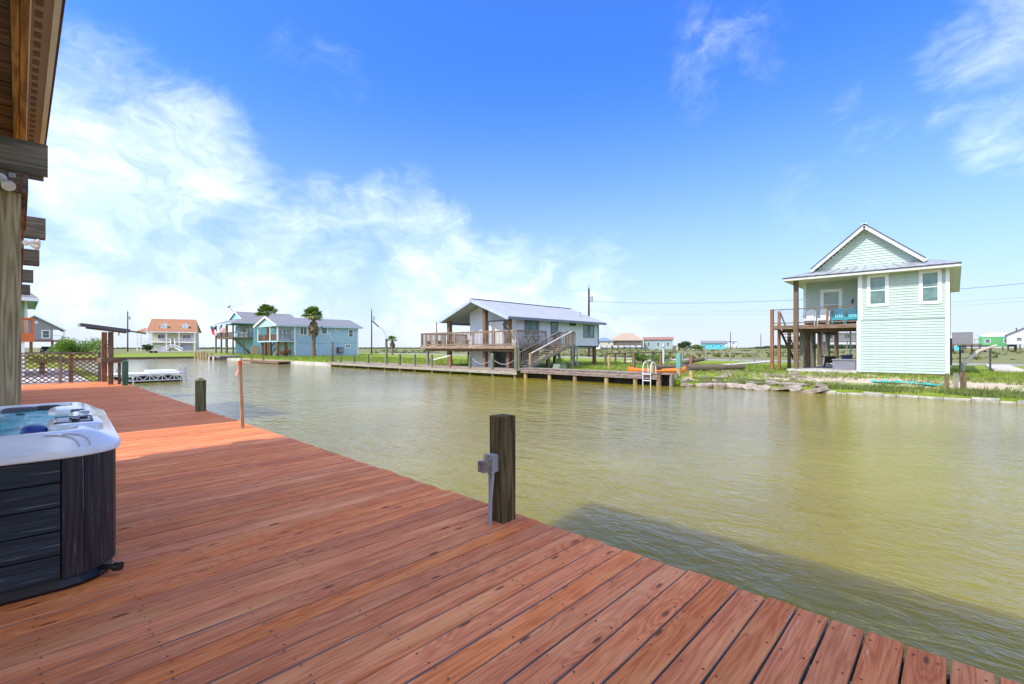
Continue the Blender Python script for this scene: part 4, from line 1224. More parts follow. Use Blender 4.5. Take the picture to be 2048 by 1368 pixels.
# deck
dk = mh.part('deck_floor', MB().box(24.62, 26.24, 22.9, 34.55, 2.14, 2.20).box(26.24, 28.2, 22.9, 24.50, 2.14, 2.20).box(26.24, 30, 29.9, 34.55, 2.14, 2.20), MDKY)
mh.part('rim_joist', MB().box(24.58, 24.62, 22.88, 34.57, 1.96, 2.20), MDKY, dk)
mh.part('rim_joist', MB().box(24.62, 28.2, 22.86, 22.9, 1.96, 2.20), MDKX, dk)
mh.part('support_beam', MB().box(24.9, 25.1, 23.0, 34.3, 1.74, 1.96), MBROWNY, dk)
railing(mh, (24.66, 34.5, 2.20), (24.66, 22.95, 2.20), 1.10, MDKY, MDKW, MDKW, 0.15, 2.3)
railing(mh, (24.66, 22.95, 2.20), (28.0, 22.95, 2.20), 1.10, MDKX, MGREYZ, MGREYZ, 0.14, 1.7, ends=(False, True))
railing(mh, (30.0, 34.5, 2.20), (24.66, 34.5, 2.20), 1.10, MDKX, MDKW, MDKW, 0.15, 2.3, ends=(True, False))
# landing and stairs down to the dock
mh.part('landing', MB().box(28.2, 31.0, 22.3, 24.48, 2.10, 2.20), MDKX)
railing(mh, (29.7, 22.35, 2.20), (30.95, 22.35, 2.20), 1.10, MDKX, MGREYZ, MGREYZ, 0.14, 1.2)
railing(mh, (30.95, 22.35, 2.20), (30.95, 24.4, 2.20), 1.10, MDKX, MGREYZ, MGREYZ, 0.14, 2.0, ends=(False, True))
stairs(mh, (28.9, 21.55, 2.18), (24.35, 21.55, 0.66), (0, 1.15, 0), 10, MGREY, MDKX, parent=None)
mh.part('landing', MB().box(28.9, 30.2, 21.5, 22.3, 2.10, 2.19), MDKX)
for yv, m_ in ((21.5, MGREYZ), (22.75, MGREYZ)):
    hr = mh.part('handrail', MB().beam((29.4, yv, 3.30), (24.55, yv, 1.62), 0.12, 0.05), MCONC if yv < 22 else MGREY)
    bl = MB()
    for k in range(22):
        u = (k + 0.5) / 22
        c_ = V(29.3, yv, 2.2) * (1 - u) + V(24.6, yv, 0.66) * u
        bl.beam(c_, c_ + V(0, 0, 1.0), 0.035, 0.03)
    o_ = mh.part('stair_balusters', bl, MDKW); o_['kind'] = 'stuff'
    mh.part('newel_post', MB().box(24.45, 24.6, yv - 0.06, yv + 0.06, 0.665, 1.66), MPILE if yv < 22 else MGREYZ)
    mh.part('newel_post', MB().box(29.35, 29.5, yv - 0.06, yv + 0.06, 0.45, 3.32), MGREYZ)
# stilts
for xx in (27.0, 30.5, 34.0, 37.4):
    for yy_ in (24.75, 29.5):
        post_part(mh, xx, yy_, 0.42, FZ - 0.17, 0.26, MDARK if xx < 37 else MBROWNZ, name='stilt')
for (xx, yy_) in ((28.4, 23.0), (30.8, 22.45), (24.9, 33.9), (29.7, 33.9), (30.8, 24.3), (24.95, 23.1)):
    post_part(mh, xx, yy_, 0.42, 2.0, 0.17, MGREYZ, name='stilt')
for xx in (33.0, 33.9):
    post_part(mh, xx, 24.2, 0.45, 2.1, 0.10, MGBF, name='downpipe')
# storage room under the house
st_ = MB()
for k in range(14):
    st_.box(26.55, 26.62 - 0.03 * (k % 2), 27.6 + k * 0.19, 27.79 + k * 0.19, 0.44, 2.02)
sr = mh.part('storage_room', MB().box(26.62, 31.5, 27.6, 30.3, 0.42, 2.04).box(27.6, 29.5, 24.9, 27.5, 0.42, 2.0), paint('pale_blue_panel', (0.34, 0.40, 0.48), 0.6, 0.06))
mh.part('corrugated_panel', st_, paint('corrugated_white', (0.62, 0.66, 0.70), 0.5, 0.06), sr)
mh.part('dark_doorway', MB().box(26.54, 26.6, 26.9, 27.55, 0.45, 1.95), MBLACK, sr)

bn_ = Thing('picnic_table', 'dark wooden picnic table on the grey house deck', 'table', (27.2, 23.8, 2.2))
bn_.part('top', MB().box(26.6, 27.9, 23.3, 24.1, 2.86, 2.92), MBROWNX)
bn_.part('leg', MB().beam((26.8, 23.4, 2.2), (26.8, 24.0, 2.86), 0.08, 0.08).beam((26.8, 24.0, 2.2), (26.8, 23.4, 2.86), 0.08, 0.08), MBROWNX)
bn_.part('leg', MB().beam((27.7, 23.4, 2.2), (27.7, 24.0, 2.86), 0.08, 0.08).beam((27.7, 24.0, 2.2), (27.7, 23.4, 2.86), 0.08, 0.08), MBROWNX)
bn_.part('bench', MB().box(26.6, 27.9, 23.0, 23.22, 2.60, 2.65), MBROWNX)
b2_ = Thing('deck_bench', 'long wooden bench along the canal railing of the grey house deck', 'bench', (25.1, 32, 2.2))
b2_.part('seat', MB().box(24.85, 25.3, 28.6, 34.2, 2.58, 2.64), MDKY)
for yv in (28.8, 30.6, 32.4, 34.0):
    b2_.part('leg', MB().box(24.9, 25.25, yv, yv + 0.1, 2.2, 2.58), MDKY)

single('dock_rope', 'pale rope sagging between the bollards before the grey house', 'rope',
       MB().tube([V(23.4, 26.3, 1.2 + 0.0) * (1 - u) + V(23.4, 21.9, 1.22) * u - V(0, 0, 0.35 * math.sin(math.pi * ((u * 2) % 1.0))) for u in [k / 24 for k in range(25)]], 0.016, 5), paint('rope', (0.50, 0.46, 0.38), 0.8), loc=(23.4, 24, 0.5))
single('white_pole', 'white pole leaning from the bollard beside the grey house', 'pole', MB().cyl((24.3, 32.3, 1.0), (23.45, 28.9, 1.42), 0.05, 0.05, 8), MWHITE, loc=(24, 30.5, 0.5))
single('planter_box', 'green planter with shrubs at the foot of the grey stairs', 'planter', MB().prism([(26.6, 20.6, 0.48), (27.6, 20.6, 0.48), (27.45, 20.6, 0.85), (26.75, 20.6, 0.85)], (0, 0.6, 0)), paint('dull_green_box', (0.20, 0.24, 0.17), 0.7, 0.2), loc=(27.1, 20.9, 0.48))

def lamp_post(label, x, y, z0, ztop, arm, head):
    T = Thing('lamp_post', label, 'lamp post', (x, y, z0))
    T.part('post', MB().cyl((x, y, z0), (x, y, ztop), 0.13, 0.12, 12), MPOST2, smooth=True)
    T.part('cap', MB().cyl((x, y, ztop), (x, y, ztop + 0.12), 0.135, 0.06, 12), MDARK, smooth=True)
    d = Vector(arm)
    pts = [V(x, y, ztop - 0.1) + d * (1 - math.cos(a)) * 0.62 + V(0, 0, 1.35 * math.sin(a)) for a in [R(90 * k / 8) for k in range(8)]]
    T.part('arm', MB().tube(pts, 0.028, 7), MSTEEL, smooth=True)
    e = pts[-1]; e2 = e + (pts[-1] - pts[-2]).normalized() * 0.62 + V(0, 0, 0.28)
    T.part('lamp_head', MB().beam(e, e2, 0.14, 0.08), MBLACK)


lamp_post('tall green lamp post with swan neck arm on the boardwalk', 23.45, 38.3, 0.5, 2.75, (-0.95, 1.15, 0), 1)
lamp_post('slim pale lamp post with bent arm before the blue house', 23.6, 49.5, 0.5, 2.6, (-0.9, 1.1, 0), 1)
lamp_post('short curved lamp at the corner railing of the grey house', 24.2, 22.3, 0.5, 1.9, (-0.75, 0.9, 0), 1)

# ------------------------------------------------------------------ the mint house
MMINT = paint('mint_siding', (0.43, 0.525, 0.46), 0.6, 0.06, 1.2, dirt=(0.36, 0.44, 0.37))
MMETAL = paint('metal_roof', (0.42, 0.44, 0.47), 0.38, 0.10, 1.5, metal=0.35, dirt=(0.33, 0.31, 0.29))
MBEIGE = paint('cream_soffit', (0.62, 0.58, 0.47), 0.6, 0.06)
nh = Thing('stilt_house', 'tall mint green house with metal roof and balcony across the canal', 'house', (42, 4.2, 0.45))
XF, Y0, YM, Y1 = 36.0, 0.26, 4.41, 8.0
MZ, EVE = 3.73, 6.52
nh.part('base_slab', MB().box(35.4, 52, YM - 0.02, 8.2, 0.2, 0.62), MCONC)
core = nh.part('wall', MB().box(36.03, 51, Y0 + 0.03, YM - 0.03, 0.52, EVE).box(37.9, 51, YM - 0.03, Y1 - 0.3, MZ, EVE), MMINT)
bmesh_ = MB(); lap(bmesh_, (0, 0, 0), (0, 1, 0), (-1, 0, 0), YM - Y0 - 0.16, 0, 0.158, 0.158, 0.042)
sb1 = bmesh_.mesh('siding_board', MMINT)
z = 0.54
while z < 3.66:
    nh.inst('siding_board', sb1, (XF + 0.028, Y0 + 0.08, z), core); z += 0.158
z = MZ + 0.06
while z < EVE - 0.02:
    nh.inst('siding_board', sb1, (XF + 0.028, Y0 + 0.08, z), core); z += 0.158
bmesh_ = MB(); lap(bmesh_, (0, 0, 0), (0, 1, 0), (-1, 0, 0), Y1 - YM - 0.25, 0, 0.158, 0.158, 0.042)
sb2 = bmesh_.mesh('siding_board', MMINT)
z = MZ + 0.06
while z < EVE - 0.02:
    nh.inst('siding_board', sb2, (37.9, YM - 0.05, z), core); z += 0.158
nh.part('side_siding', lap(lap(MB(), (36, Y0 + 0.028, 0.54), (1, 0, 0), (0, -1, 0), 15, 0.54, MZ - 0.1, 0.158, 0.024), (36, Y0 + 0.028, MZ), (1, 0, 0), (0, -1, 0), 15, MZ, EVE, 0.158, 0.024), MMINT)
nh.part('belt_trim', MB().box(XF - 0.025, XF + 0.03, Y0 - 0.03, YM + 0.02, MZ - 0.02, MZ + 0.03), MMINT)
nh.part('corner_board', MB().box(XF - 0.03, XF + 0.12, Y0 - 0.03, Y0 + 0.14, 0.5, EVE), MWHITE)
nh.part('corner_board', MB().box(XF - 0.03, XF + 0.12, YM - 0.12, YM + 0.06, 0.5, MZ - 0.02), MWHITE)
nh.part('corner_board', MB().box(XF - 0.03, XF + 0.12, YM - 0.22, YM + 0.0, MZ + 0.03, EVE), MWHITE)
nh.part('corner_board', MB().box(37.86, 38.0, Y1 - 0.42, Y1 - 0.26, MZ, EVE), MWHITE)
nh.part('footing', MB().box(36.05, 51, Y0 + 0.1, YM, 0.25, 0.52), paint('brown_footing', (0.30, 0.20, 0.12), 0.9, 0.3))
window(nh, (XF, 3.43, 4.55), (0, 1, 0), (-1, 0, 0), 1.05, 1.95, MWHITE, MGLASSG, 'h', 0.17)
window(nh, (XF, 1.05, 4.55), (0, 1, 0), (-1, 0, 0), 0.98, 1.95, MWHITE, MGLASSG, 'h', 0.17)
window(nh, (37.88, 6.1, 3.9), (0, 1, 0), (-1, 0, 0), 1.25, 2.1, MWHITE, MGLASSG, 'h', 0.2)
nh.part('wall_lamp', MB().beam((37.84, 4.95, 4.95), (37.78, 4.9, 5.25), 0.06, 0.06), MDARK)
# roof: pent skirt in front, gable over it, long slopes behind
EV0, EV1, EX = -0.22, 8.40, 35.35
EZ_, AP, AY = 6.70, 9.68, 4.09
SKX, SKZ, hw_ = 36.75, 7.24, 2.80
nroof = nh.part('roof', MB().slab([(36.0, AY - hw_, SKZ), (52.0, AY - hw_, SKZ), (52.0, AY, AP), (36.0, AY, AP)], 0.10).slab([(36.0, AY + hw_, SKZ), (52.0, AY + hw_, SKZ), (52.0, AY, AP), (36.0, AY, AP)], 0.10), MMETAL)
nh.part('side_skirt', MB().slab([(EX, EV0, EZ_), (52.4, EV0, EZ_), (52.0, AY - hw_ + 0.04, SKZ), (SKX, AY - hw_ + 0.04, SKZ)], 0.05), MMETAL, nroof)
nh.part('side_skirt', MB().slab([(EX, EV1, EZ_), (52.4, EV1, EZ_), (52.0, AY + hw_ - 0.04, SKZ), (SKX, AY + hw_ - 0.04, SKZ)], 0.05), MMETAL, nroof)
yl0, yl1 = AY - hw_ + 0.04, AY + hw_ - 0.04
npan = 14
for k in range(npan):
    f0, f1 = k / npan, (k + 1) / npan
    a0, a1 = EV0 + (EV1 - EV0) * f0, EV0 + (EV1 - EV0) * f1
    b0, b1 = yl0 + (yl1 - yl0) * f0, yl0 + (yl1 - yl0) * f1
    pm = MB().slab([(EX, a0 + 0.006, EZ_), (EX, a1 - 0.006, EZ_), (SKX, b1 - 0.006, SKZ), (SKX, b0 + 0.006, SKZ)], 0.05)
    pm.beam((EX, a0, EZ_ + 0.02), (SKX, b0, SKZ + 0.02), 0.03, 0.05)
    nh.part('roof_panel', pm, MMETAL, nroof)
def gclip(z):
    f = (AP - 0.25 - z) / (AP - SKZ) * hw_
    return (AY - f, AY + f)
gw_ = MB().prism([(36.46, AY - hw_ + 0.1, SKZ - 0.2), (36.46, AY + hw_ - 0.1, SKZ - 0.2), (36.46, AY, AP - 0.2)], (0.1, 0, 0))
gpart = nh.part('gable', gw_, MMINT)
z = SKZ - 0.2
while z < AP - 0.4:
    a0, a1 = gclip(z + 0.08)
    gb_ = MB(); lap(gb_, (36.458, a0, z), (0, 1, 0), (-1, 0, 0), a1 - a0, z, z + 0.158, 0.158, 0.042)
    nh.part('siding_board', gb_, MMINT, gpart); z += 0.158
MRAKE = paint('worn_rake', (0.58, 0.57, 0.55), 0.7, 0.1, dirt=(0.25, 0.22, 0.20))
for s_ in (-1, 1):
    e0 = V(35.98, AY + s_ * (hw_ + 0.06), SKZ - 0.16); e1 = V(35.98, AY, AP - 0.12)
    nh.part('rake_board', MB().beam(e0, e1, 0.05, 0.24), MRAKE, nroof)
    nh.part('rake_soffit', MB().slab([e0 + V(0.03, 0, 0), e1 + V(0.03, 0, 0), e1 + V(0.48, 0, 0), e0 + V(0.48, 0, 0)], 0.03), MWHITE, nroof)
    nh.part('rake_flashing', MB().beam(e0 + V(-0.03, 0, 0.14), e1 + V(-0.03, 0, 0.14), 0.06, 0.04), MDARK, nroof)
nh.part('ridge_cap', MB().box(35.95, 52, AY - 0.14, AY + 0.14, AP - 0.01, AP + 0.05), MWHITE, nroof)
nh.part('fascia', MB().box(EX - 0.03, EX + 0.0, EV0, EV1, EZ_ - 0.20, EZ_ - 0.055), MRAKE, nroof)
nh.part('fascia', MB().box(EX, 52, EV0 - 0.03, EV0, EZ_ - 0.20, EZ_ - 0.04), MRAKE, nroof)
nh.part('fascia', MB().box(EX, 52, EV1, EV1 + 0.03, EZ_ - 0.20, EZ_ - 0.04), MRAKE, nroof)
nh.part('drip_edge', MB().box(EX - 0.05, EX - 0.031, EV0 - 0.04, EV1 + 0.04, EZ_ - 0.06, EZ_ + 0.012), MDARK, nroof)
nh.part('soffit', MB().box(EX, 52, EV0, EV1, EZ_ - 0.19, EZ_ - 0.165), MBEIGE, nroof)
# balcony
bf = nh.part('balcony_floor', MB().box(36.1, 37.88, YM + 0.08, 9.3, 3.50, 3.56), MBROWNY)
nh.part('rim_joist', MB().box(36.03, 36.08, YM + 0.08, 9.35, 3.30, 3.56), MBROWNY, bf)
nh.part('rim_joist', MB().box(36.08, 37.9, 9.30, 9.35, 3.30, 3.56), MBROWNX, bf)
nh.part('support_beam', MB().box(37.6, 37.85, YM + 0.1, 9.0, 3.10, 3.49), MBROWNY, bf)
nh.part('support_beam', MB().box(40.6, 40.85, YM + 0.1, 8.0, 3.30, 3.66), MBROWNY, bf)
nh.part('support_beam', MB().box(36.1, 50, 7.62, 7.84, 3.14, 3.42), MBROWNX, bf)
nh.part('underfloor', MB().box(37.9, 51, YM, Y1 - 0.3, 3.68, 3.73), MBROWNX)
nh.part('balcony_rail', MB().beam((36.12, YM + 0.1, 4.66), (36.12, 9.3, 4.66), 0.12, 0.05).beam((36.12, YM + 0.1, 3.72), (36.12, 9.3, 3.72), 0.05, 0.07), MBROWNY)
for yv in (6.05, 9.26):
    nh.part('rail_post', MB().box(36.07, 36.17, yv - 0.05, yv + 0.05, 3.56, 4.64), MRUSTZ)
wires = MB()
for k in range(8):
    wires.cyl((36.12, YM + 0.1, 3.84 + k * 0.1), (36.12, 9.26, 3.84 + k * 0.1), 0.005, n=4, cap=False)
yv = YM + 0.2
while yv < 9.2:
    wires.cyl((36.12, yv, 3.75), (36.12, yv, 4.63), 0.004, n=4, cap=False); yv += 0.12
o_ = nh.part('wire_mesh', wires, MSTEEL); o_['kind'] = 'stuff'
nh.part('pillar', MB().box(36.05 - 0.13, 36.05 + 0.13, 7.66, 7.92, 0.40, EVE), MBROWNZ)
nh.part('post', MB().box(36.0, 36.18, 9.16, 9.36, 0.4, 4.70), MRUSTZ)
nh.part('post', MB().box(37.75, 37.9, 9.16, 9.34, 0.4, 4.66), MRUSTZ)
nh.part('post', MB().box(38.6, 38.8, 8.7, 8.9, 0.4, 3.4), MBROWNZ)
for (xx, yy_, m_) in ((37.7, 7.75, MPOST2), (39.2, 7.75, MBROWNZ), (41.0, 7.75, MPOST2), (43.5, 7.75, MBROWNZ), (46.5, 7.75, MPOST2), (50.5, 7.75, MBROWNZ), (46.0, 5.6, MBROWNZ), (50.5, 5.6, MBROWNZ)):
    post_part(nh, xx, yy_, 0.5, 3.5, 0.30, m_, name='stilt')
post_part(nh, 41.2, 7.2, 0.62, 3.5, 0.10, MWHITE, name='pipe')
post_part(nh, 41.0, 5.45, 0.62, 3.5, 0.09, MWHITE, name='pipe')
stairs(nh, (37.2, 8.15, 3.52), (42.4, 8.15, 0.55), (0, 0.95, 0), 14, MBROWNX, MBROWNX)
nh.part('stair_rail', MB().beam((37.6, 9.12, 4.55), (42.4, 9.12, 1.55), 0.06, 0.10), MBROWNX)
nh.part('wall_shade_box', MB().box(38.5, 39.2, Y0 - 0.12, Y0 - 0.0, 1.0, 2.6), MDARK)  # dark box put in for the shaded sliver of side wall

def adirondack(label, y, mat):
    T = Thing('adirondack_chair', label, 'chair', (36.75, y, 3.565), 'chairs on the mint house balcony')
    x = 36.85; z0 = 3.565
    for k in range(5):
        yy_ = y - 0.24 + k * 0.12
        T.part('back_slat', MB().beam((x + 0.28, yy_, z0 + 0.28), (x + 0.52, yy_, z0 + (0.98 + 0.06 * (2 - abs(k - 2)))), 0.025, 0.10, up=(0, 1, 0)), mat)
    T.part('seat', MB().prism([(x - 0.28, y - 0.28, z0 + 0.40), (x - 0.28, y + 0.28, z0 + 0.40), (x + 0.30, y + 0.28, z0 + 0.27), (x + 0.30, y - 0.28, z0 + 0.27)], (0, 0, 0.04)).box(x - 0.30, x - 0.27, y - 0.28, y + 0.28, z0 + 0.28, z0 + 0.44), mat)
    for s_ in (-1, 1):
        T.part('arm', MB().box(x - 0.36, x + 0.38, y + s_ * 0.34 - 0.07, y + s_ * 0.34 + 0.07, z0 + 0.60, z0 + 0.63), mat)
        T.part('front_leg', MB().box(x - 0.27, x - 0.19, y + s_ * 0.31 - 0.025, y + s_ * 0.31 + 0.025, z0, z0 + 0.60), mat)
        T.part('rear_leg', MB().beam((x + 0.05, y + s_ * 0.31, z0 + 0.30), (x + 0.55, y + s_ * 0.31, z0 + 0.02), 0.04, 0.10), mat)


MTEAL = paint('turquoise_plastic', (0.02, 0.42, 0.50), 0.45, 0.06)
adirondack('white slatted chair at the outer end of the mint balcony', 7.15, MWHITE)
adirondack('white slatted chair next to the turquoise chairs', 6.35, MWHITE)
adirondack('turquoise slatted chair next to the white chairs', 5.52, MTEAL)
adirondack('turquoise slatted chair against the mint wall corner', 4.80, MTEAL)
bx = Thing('storage_box', 'dark grey deck storage box under the mint balcony', 'storage box', (36.6, 5.2, 0.62))
MPL = paint('grey_plastic', (0.20, 0.195, 0.22), 0.5, 0.08)
bx.part('body', MB().box(36.1, 36.9, YM + 0.12, 5.75, 0.624, 1.22), MPL, bevel=0.02)
bx.part('lid', MB().box(36.06, 36.94, YM + 0.09, 5.79, 1.222, 1.30), MPL, bevel=0.02)
gr = Thing('grill_cart', 'black barbecue cart standing on the slab under the mint house', 'grill', (40.2, 6.55, 0.62))
gr.part('shelf', MB().box(39.9, 40.4, 5.9, 7.1, 1.36, 1.42), MBLACK)
gr.part('firebox', MB().box(39.95, 40.35, 6.2, 6.85, 0.95, 1.36), MBLACK, bevel=0.05)
for xx, yy_ in ((39.98, 6.15), (40.32, 6.15), (39.98, 6.9), (40.32, 6.9)):
    gr.part('leg', MB().beam((xx, yy_, 0.62), (xx, yy_ + (0.12 if yy_ < 6.5 else -0.12), 1.36), 0.05, 0.05), MBLACK)
gr.part('lower_shelf', MB().box(39.95, 40.35, 6.15, 6.9, 0.80, 0.84), MBLACK)
bc = Thing('plastic_bin', 'navy blue bin beside the storage box under the mint house', 'bin', (38.2, 5.3, 0.62))
bc.part('body', MB().prism([(37.95, 5.0, 0.624), (38.45, 5.0, 0.624), (38.45, 5.55, 0.624), (37.95, 5.55, 0.624)], (0, 0, 0.85)), paint('navy_plastic', (0.03, 0.05, 0.12), 0.5), bevel=0.03)
bc.part('lid', MB().box(37.9, 38.5, 4.95, 5.6, 1.476, 1.55), paint('navy_plastic', (0.03, 0.05, 0.12)), bevel=0.03)
# ------------------------------------------------------------------ blue house, teal house, yellow house further up the canal
MBLUE = paint('steel_blue_siding', (0.35, 0.50, 0.62), 0.6, 0.05)
MBLUEL = paint('pale_blue_gable', (0.42, 0.58, 0.66), 0.6, 0.05)
MBR = shingle('blue_grey_shingle', (0.20, 0.205, 0.23))
bh = Thing('canal_house', 'blue two storey house with grey gabled roof and low balcony', 'house', (38, 89, 0.45))
GZ = 0.48
bw = MB().box(33.4, 45.4, 84.42, 94.2, GZ, 5.95)
lap(bw, (33.4, 84.41, GZ), (1, 0, 0), (0, -1, 0), 12.0, GZ, 2.95, 0.42, 0.05)
lap(bw, (33.4, 84.41, 2.95), (1, 0, 0), (0, -1, 0), 12.0, 2.95, 5.95, 0.42, 0.05)
bh.part('wall', bw, MBLUE)
bh.part('belt_band', MB().box(33.3, 45.5, 84.30, 84.36, 2.90, 3.04), MBLUE)
bh.part('porch_wall', MB().box(33.3, 33.4, 86.2, 94, GZ, 5.9), MBLUEL)
for xx in (33.42, 45.35):
    bh.part('corner_board', MB().box(xx - 0.1, xx + 0.1, 84.28, 84.46, GZ, 5.92), MWHITE)
br = bh.part('roof', MB().slab([(30.1, 83.9, 5.95), (46.2, 83.9, 5.95), (46.2, 89.1, 7.6), (30.1, 89.1, 7.6)], 0.15).slab([(30.1, 94.9, 5.95), (46.2, 94.9, 5.95), (46.2, 89.1, 7.6), (30.1, 89.1, 7.6)], 0.15), MBR)
bh.part('fascia', MB().box(30.1, 46.2, 83.82, 83.9, 5.70, 5.93), MBLUEL, br)
for (y0_, ) in ((83.85,), (94.95,)):
    bh.part('rake_board', MB().beam((30.05, y0_, 5.80), (30.05, 89.1, 7.45), 0.08, 0.30), MWHITE, br)
bh.part('gable', lap(MB(), (30.35, 84.2, 5.75), (0, 1, 0), (-1, 0, 0), 10, 5.75, 7.4, 0.35, 0.03, lambda z: (89.1 - (7.5 - z) * 3.15 - 84.2, 89.1 + (7.5 - z) * 3.15 - 84.2)).prism([(30.36, 84.2, 5.72), (30.36, 94.4, 5.72), (30.36, 89.1, 7.42)], (0.15, 0, 0)), MBLUEL)
bfl = bh.part('balcony_floor', MB().box(30.5, 33.3, 84.45, 94.2, 3.02, 3.22), MBLUEL)
railing(bh, (30.6, 94.1, 3.22), (30.6, 84.55, 3.22), 1.1, MBROWNY, MWHITE, MRUSTZ, 0.16, 3.2)
railing(bh, (30.6, 84.55, 3.22), (33.3, 84.55, 3.22), 1.1, MGREY, MGREYZ, MGREYZ, 0.16, 2.7, ends=(False, False))
for yv in (84.55, 88.0, 94.0):
    bh.part('porch_post', MB().box(30.5, 30.7, yv - 0.1, yv + 0.1, 3.22, 5.8), MWHITE)
for (xx, yy_) in ((30.8, 85.2), (30.8, 88.5), (30.8, 91.0), (32.2, 85.2), (31.2, 93.5)):
    bh.part('pier', MB().cyl((xx, yy_, GZ), (xx, yy_, 3.02), 0.26, n=10), MBROWNZ, smooth=True)
for (xx, zz_, wd, ht, md) in ((34.9, 4.25, 1.35, 1.55, 'v'), (36.3, 4.25, 1.35, 1.55, 'h'), (38.7, 4.5, 1.3, 1.25, 'h'), (41.1, 5.2, 0.8, 0.45, None), (43.9, 4.0, 1.05, 1.55, 'h'), (36.8, 1.85, 0.85, 0.85, None), (43.3, 1.95, 1.05, 0.75, 'v')):
    window(bh, (xx, 84.36, zz_), (1, 0, 0), (0, -1, 0), wd, ht, MWHITE, MGLASS, md, 0.13)
for yv in (86.8, 88.6, 90.6):
    window(bh, (33.3, yv, 3.4), (0, 1, 0), (-1, 0, 0), 1.3, 2.1, MWHITE, MGLASS, 'v', 0.12)
window(bh, (33.3, 87.0, 1.6), (0, 1, 0), (-1, 0, 0), 0.7, 0.7, MWHITE, MGLASS, None, 0.12)
stairs(bh, (31.8, 89.5, 3.0), (31.8, 93.8, 0.5), (0.9, 0, 0), 12, MDARK, MDARK)
ac = Thing('air_conditioner', 'grey air conditioner on a stand by the blue wall', 'air conditioner', (41.5, 83.8, 0.45))
ac.part('case', MB().box(41.0, 42.0, 83.5, 84.2, 1.0, 2.1), MDARK, bevel=0.03)
for xx in (41.1, 41.9):
    ac.part('leg', MB().box(xx - 0.04, xx + 0.04, 83.6, 83.7, 0.45, 1.0), MSTEEL)
ac.part('grille', MB().box(41.08, 41.92, 83.46, 83.49, 1.1, 2.0), MPL)

MTQ = paint('turquoise_siding', (0.27, 0.55, 0.64), 0.6, 0.06)
th_ = Thing('stilt_house', 'turquoise stilt house with flags behind the blue house', 'house', (40, 124, 0.45))
tw = MB().box(37.2, 47.0, 117.2, 130.6, GZ, 7.5)
th_.part('wall', tw, MTQ)
bt = MB()
for k in range(24):
    bt.box(37.3 + k * 0.4, 37.36 + k * 0.4, 117.13, 117.2, GZ, 7.5)
th_.part('battens', bt, MTQ)
th_.part('corner_board', MB().box(37.1, 37.3, 117.05, 117.25, GZ, 7.5), MBLUEL)
trf = th_.part('roof', MB().slab([(34.4, 116.6, 7.75), (48, 116.6, 7.75), (48, 123.9, 10.6), (35.6, 123.9, 10.6), (35.6, 119.8, 9.0)], 0.15) if False else
               MB().slab([(35.2, 116.6, 7.75), (48, 116.6, 7.75), (48, 123.9, 10.6), (35.2, 123.9, 10.6)], 0.15).slab([(35.2, 131.3, 7.75), (48, 131.3, 7.75), (48, 123.9, 10.6), (35.2, 123.9, 10.6)], 0.15), MROOF)
th_.part('skirt_roof', MB().slab([(32.4, 116.4, 7.55), (32.4, 131.5, 7.55), (35.6, 128.0, 8.9), (35.6, 119.8, 8.9)], 0.12).slab([(32.4, 116.4, 7.55), (36.5, 116.4, 7.7), (35.6, 119.8, 8.9)][:3] + [(35.6, 119.8, 8.9)], 0.1), MROOF, trf)
th_.part('gable', MB().prism([(35.4, 119.4, 8.7), (35.4, 128.4, 8.7), (35.4, 123.9, 10.45)], (0.2, 0, 0)), MTQ)
for s_ in (119.0, 128.8):
    th_.part('rake_board', MB().beam((35.1, s_, 8.55), (35.1, 123.9, 10.5), 0.1, 0.3), MWHITE, trf)
th_.part('fascia', MB().box(32.3, 32.4, 116.4, 131.5, 7.3, 7.53).box(32.4, 48, 116.35, 116.45, 7.45, 7.7), MBLUEL, trf)
th_.part('balcony_floor', MB().box(32.8, 37.1, 117.2, 130.8, 4.1, 4.35), MBROWNY)
railing(th_, (32.9, 130.7, 4.35), (32.9, 117.3, 4.35), 1.15, MBROWNY, MGREYZ, MBROWNZ, 0.2, 4.4)
railing(th_, (32.9, 117.3, 4.35), (34.1, 117.3, 4.35), 1.15, MDKX, MGREYZ, MGREYZ, 0.2, 1.2, ends=(False, True))
railing(th_, (34.1, 117.3, 4.35), (36.0, 117.3, 4.35), 1.15, MWHITE, MWHITE, MWHITE, 0.2, 1.9)
railing(th_, (36.0, 117.3, 4.35), (37.1, 117.3, 4.35), 1.15, MDKX, MDARK, MDARK, 0.2, 1.1)
for (xx, yy_) in ((33.0, 117.4), (33.0, 121.8), (33.0, 126.2), (33.0, 130.6), (35.2, 117.4), (35.2, 130.6)):
    post_part(th_, xx, yy_, GZ, 4.1, 0.3, MPOST2, name='stilt')
    post_part(th_, xx, yy_, 4.35, 7.4, 0.28, MBROWNZ, name='porch_post')
for yv in (119.5, 122.0, 124.8, 127.4):
    window(th_, (37.2, yv, 4.6), (0, 1, 0), (-1, 0, 0), 1.6, 2.1, MWHITE, MGLASS, 'v', 0.15)
for xx in (39.3, 41.2):
    window(th_, (xx, 117.12, 6.7), (1, 0, 0), (0, -1, 0), 1.2, 0.5, MWHITE, MGLASS, None, 0.14)
stairs(th_, (33.6, 118.3, 4.2), (37.0, 118.3, 0.6), (0, 1.1, 0), 14, MGREY, MGREY)
th_.part('weather_vane', MB().beam((34.9, 123.9, 10.5), (34.0, 124.0, 11.6), 0.08, 0.08).beam((34.2, 123.6, 11.9), (33.8, 124.4, 11.4), 0.06, 0.25), MDARK, trf)
single('plywood_board', 'tan plywood board leaning against the turquoise wall', 'board', MB().box(36.4, 38.0, 116.5, 116.7, 0.45, 2.35), wood('plywood', (0.38, 0.24, 0.13), (0.55, 0.38, 0.23), 2, 0.85), loc=(37.2, 116.6, 0.45))

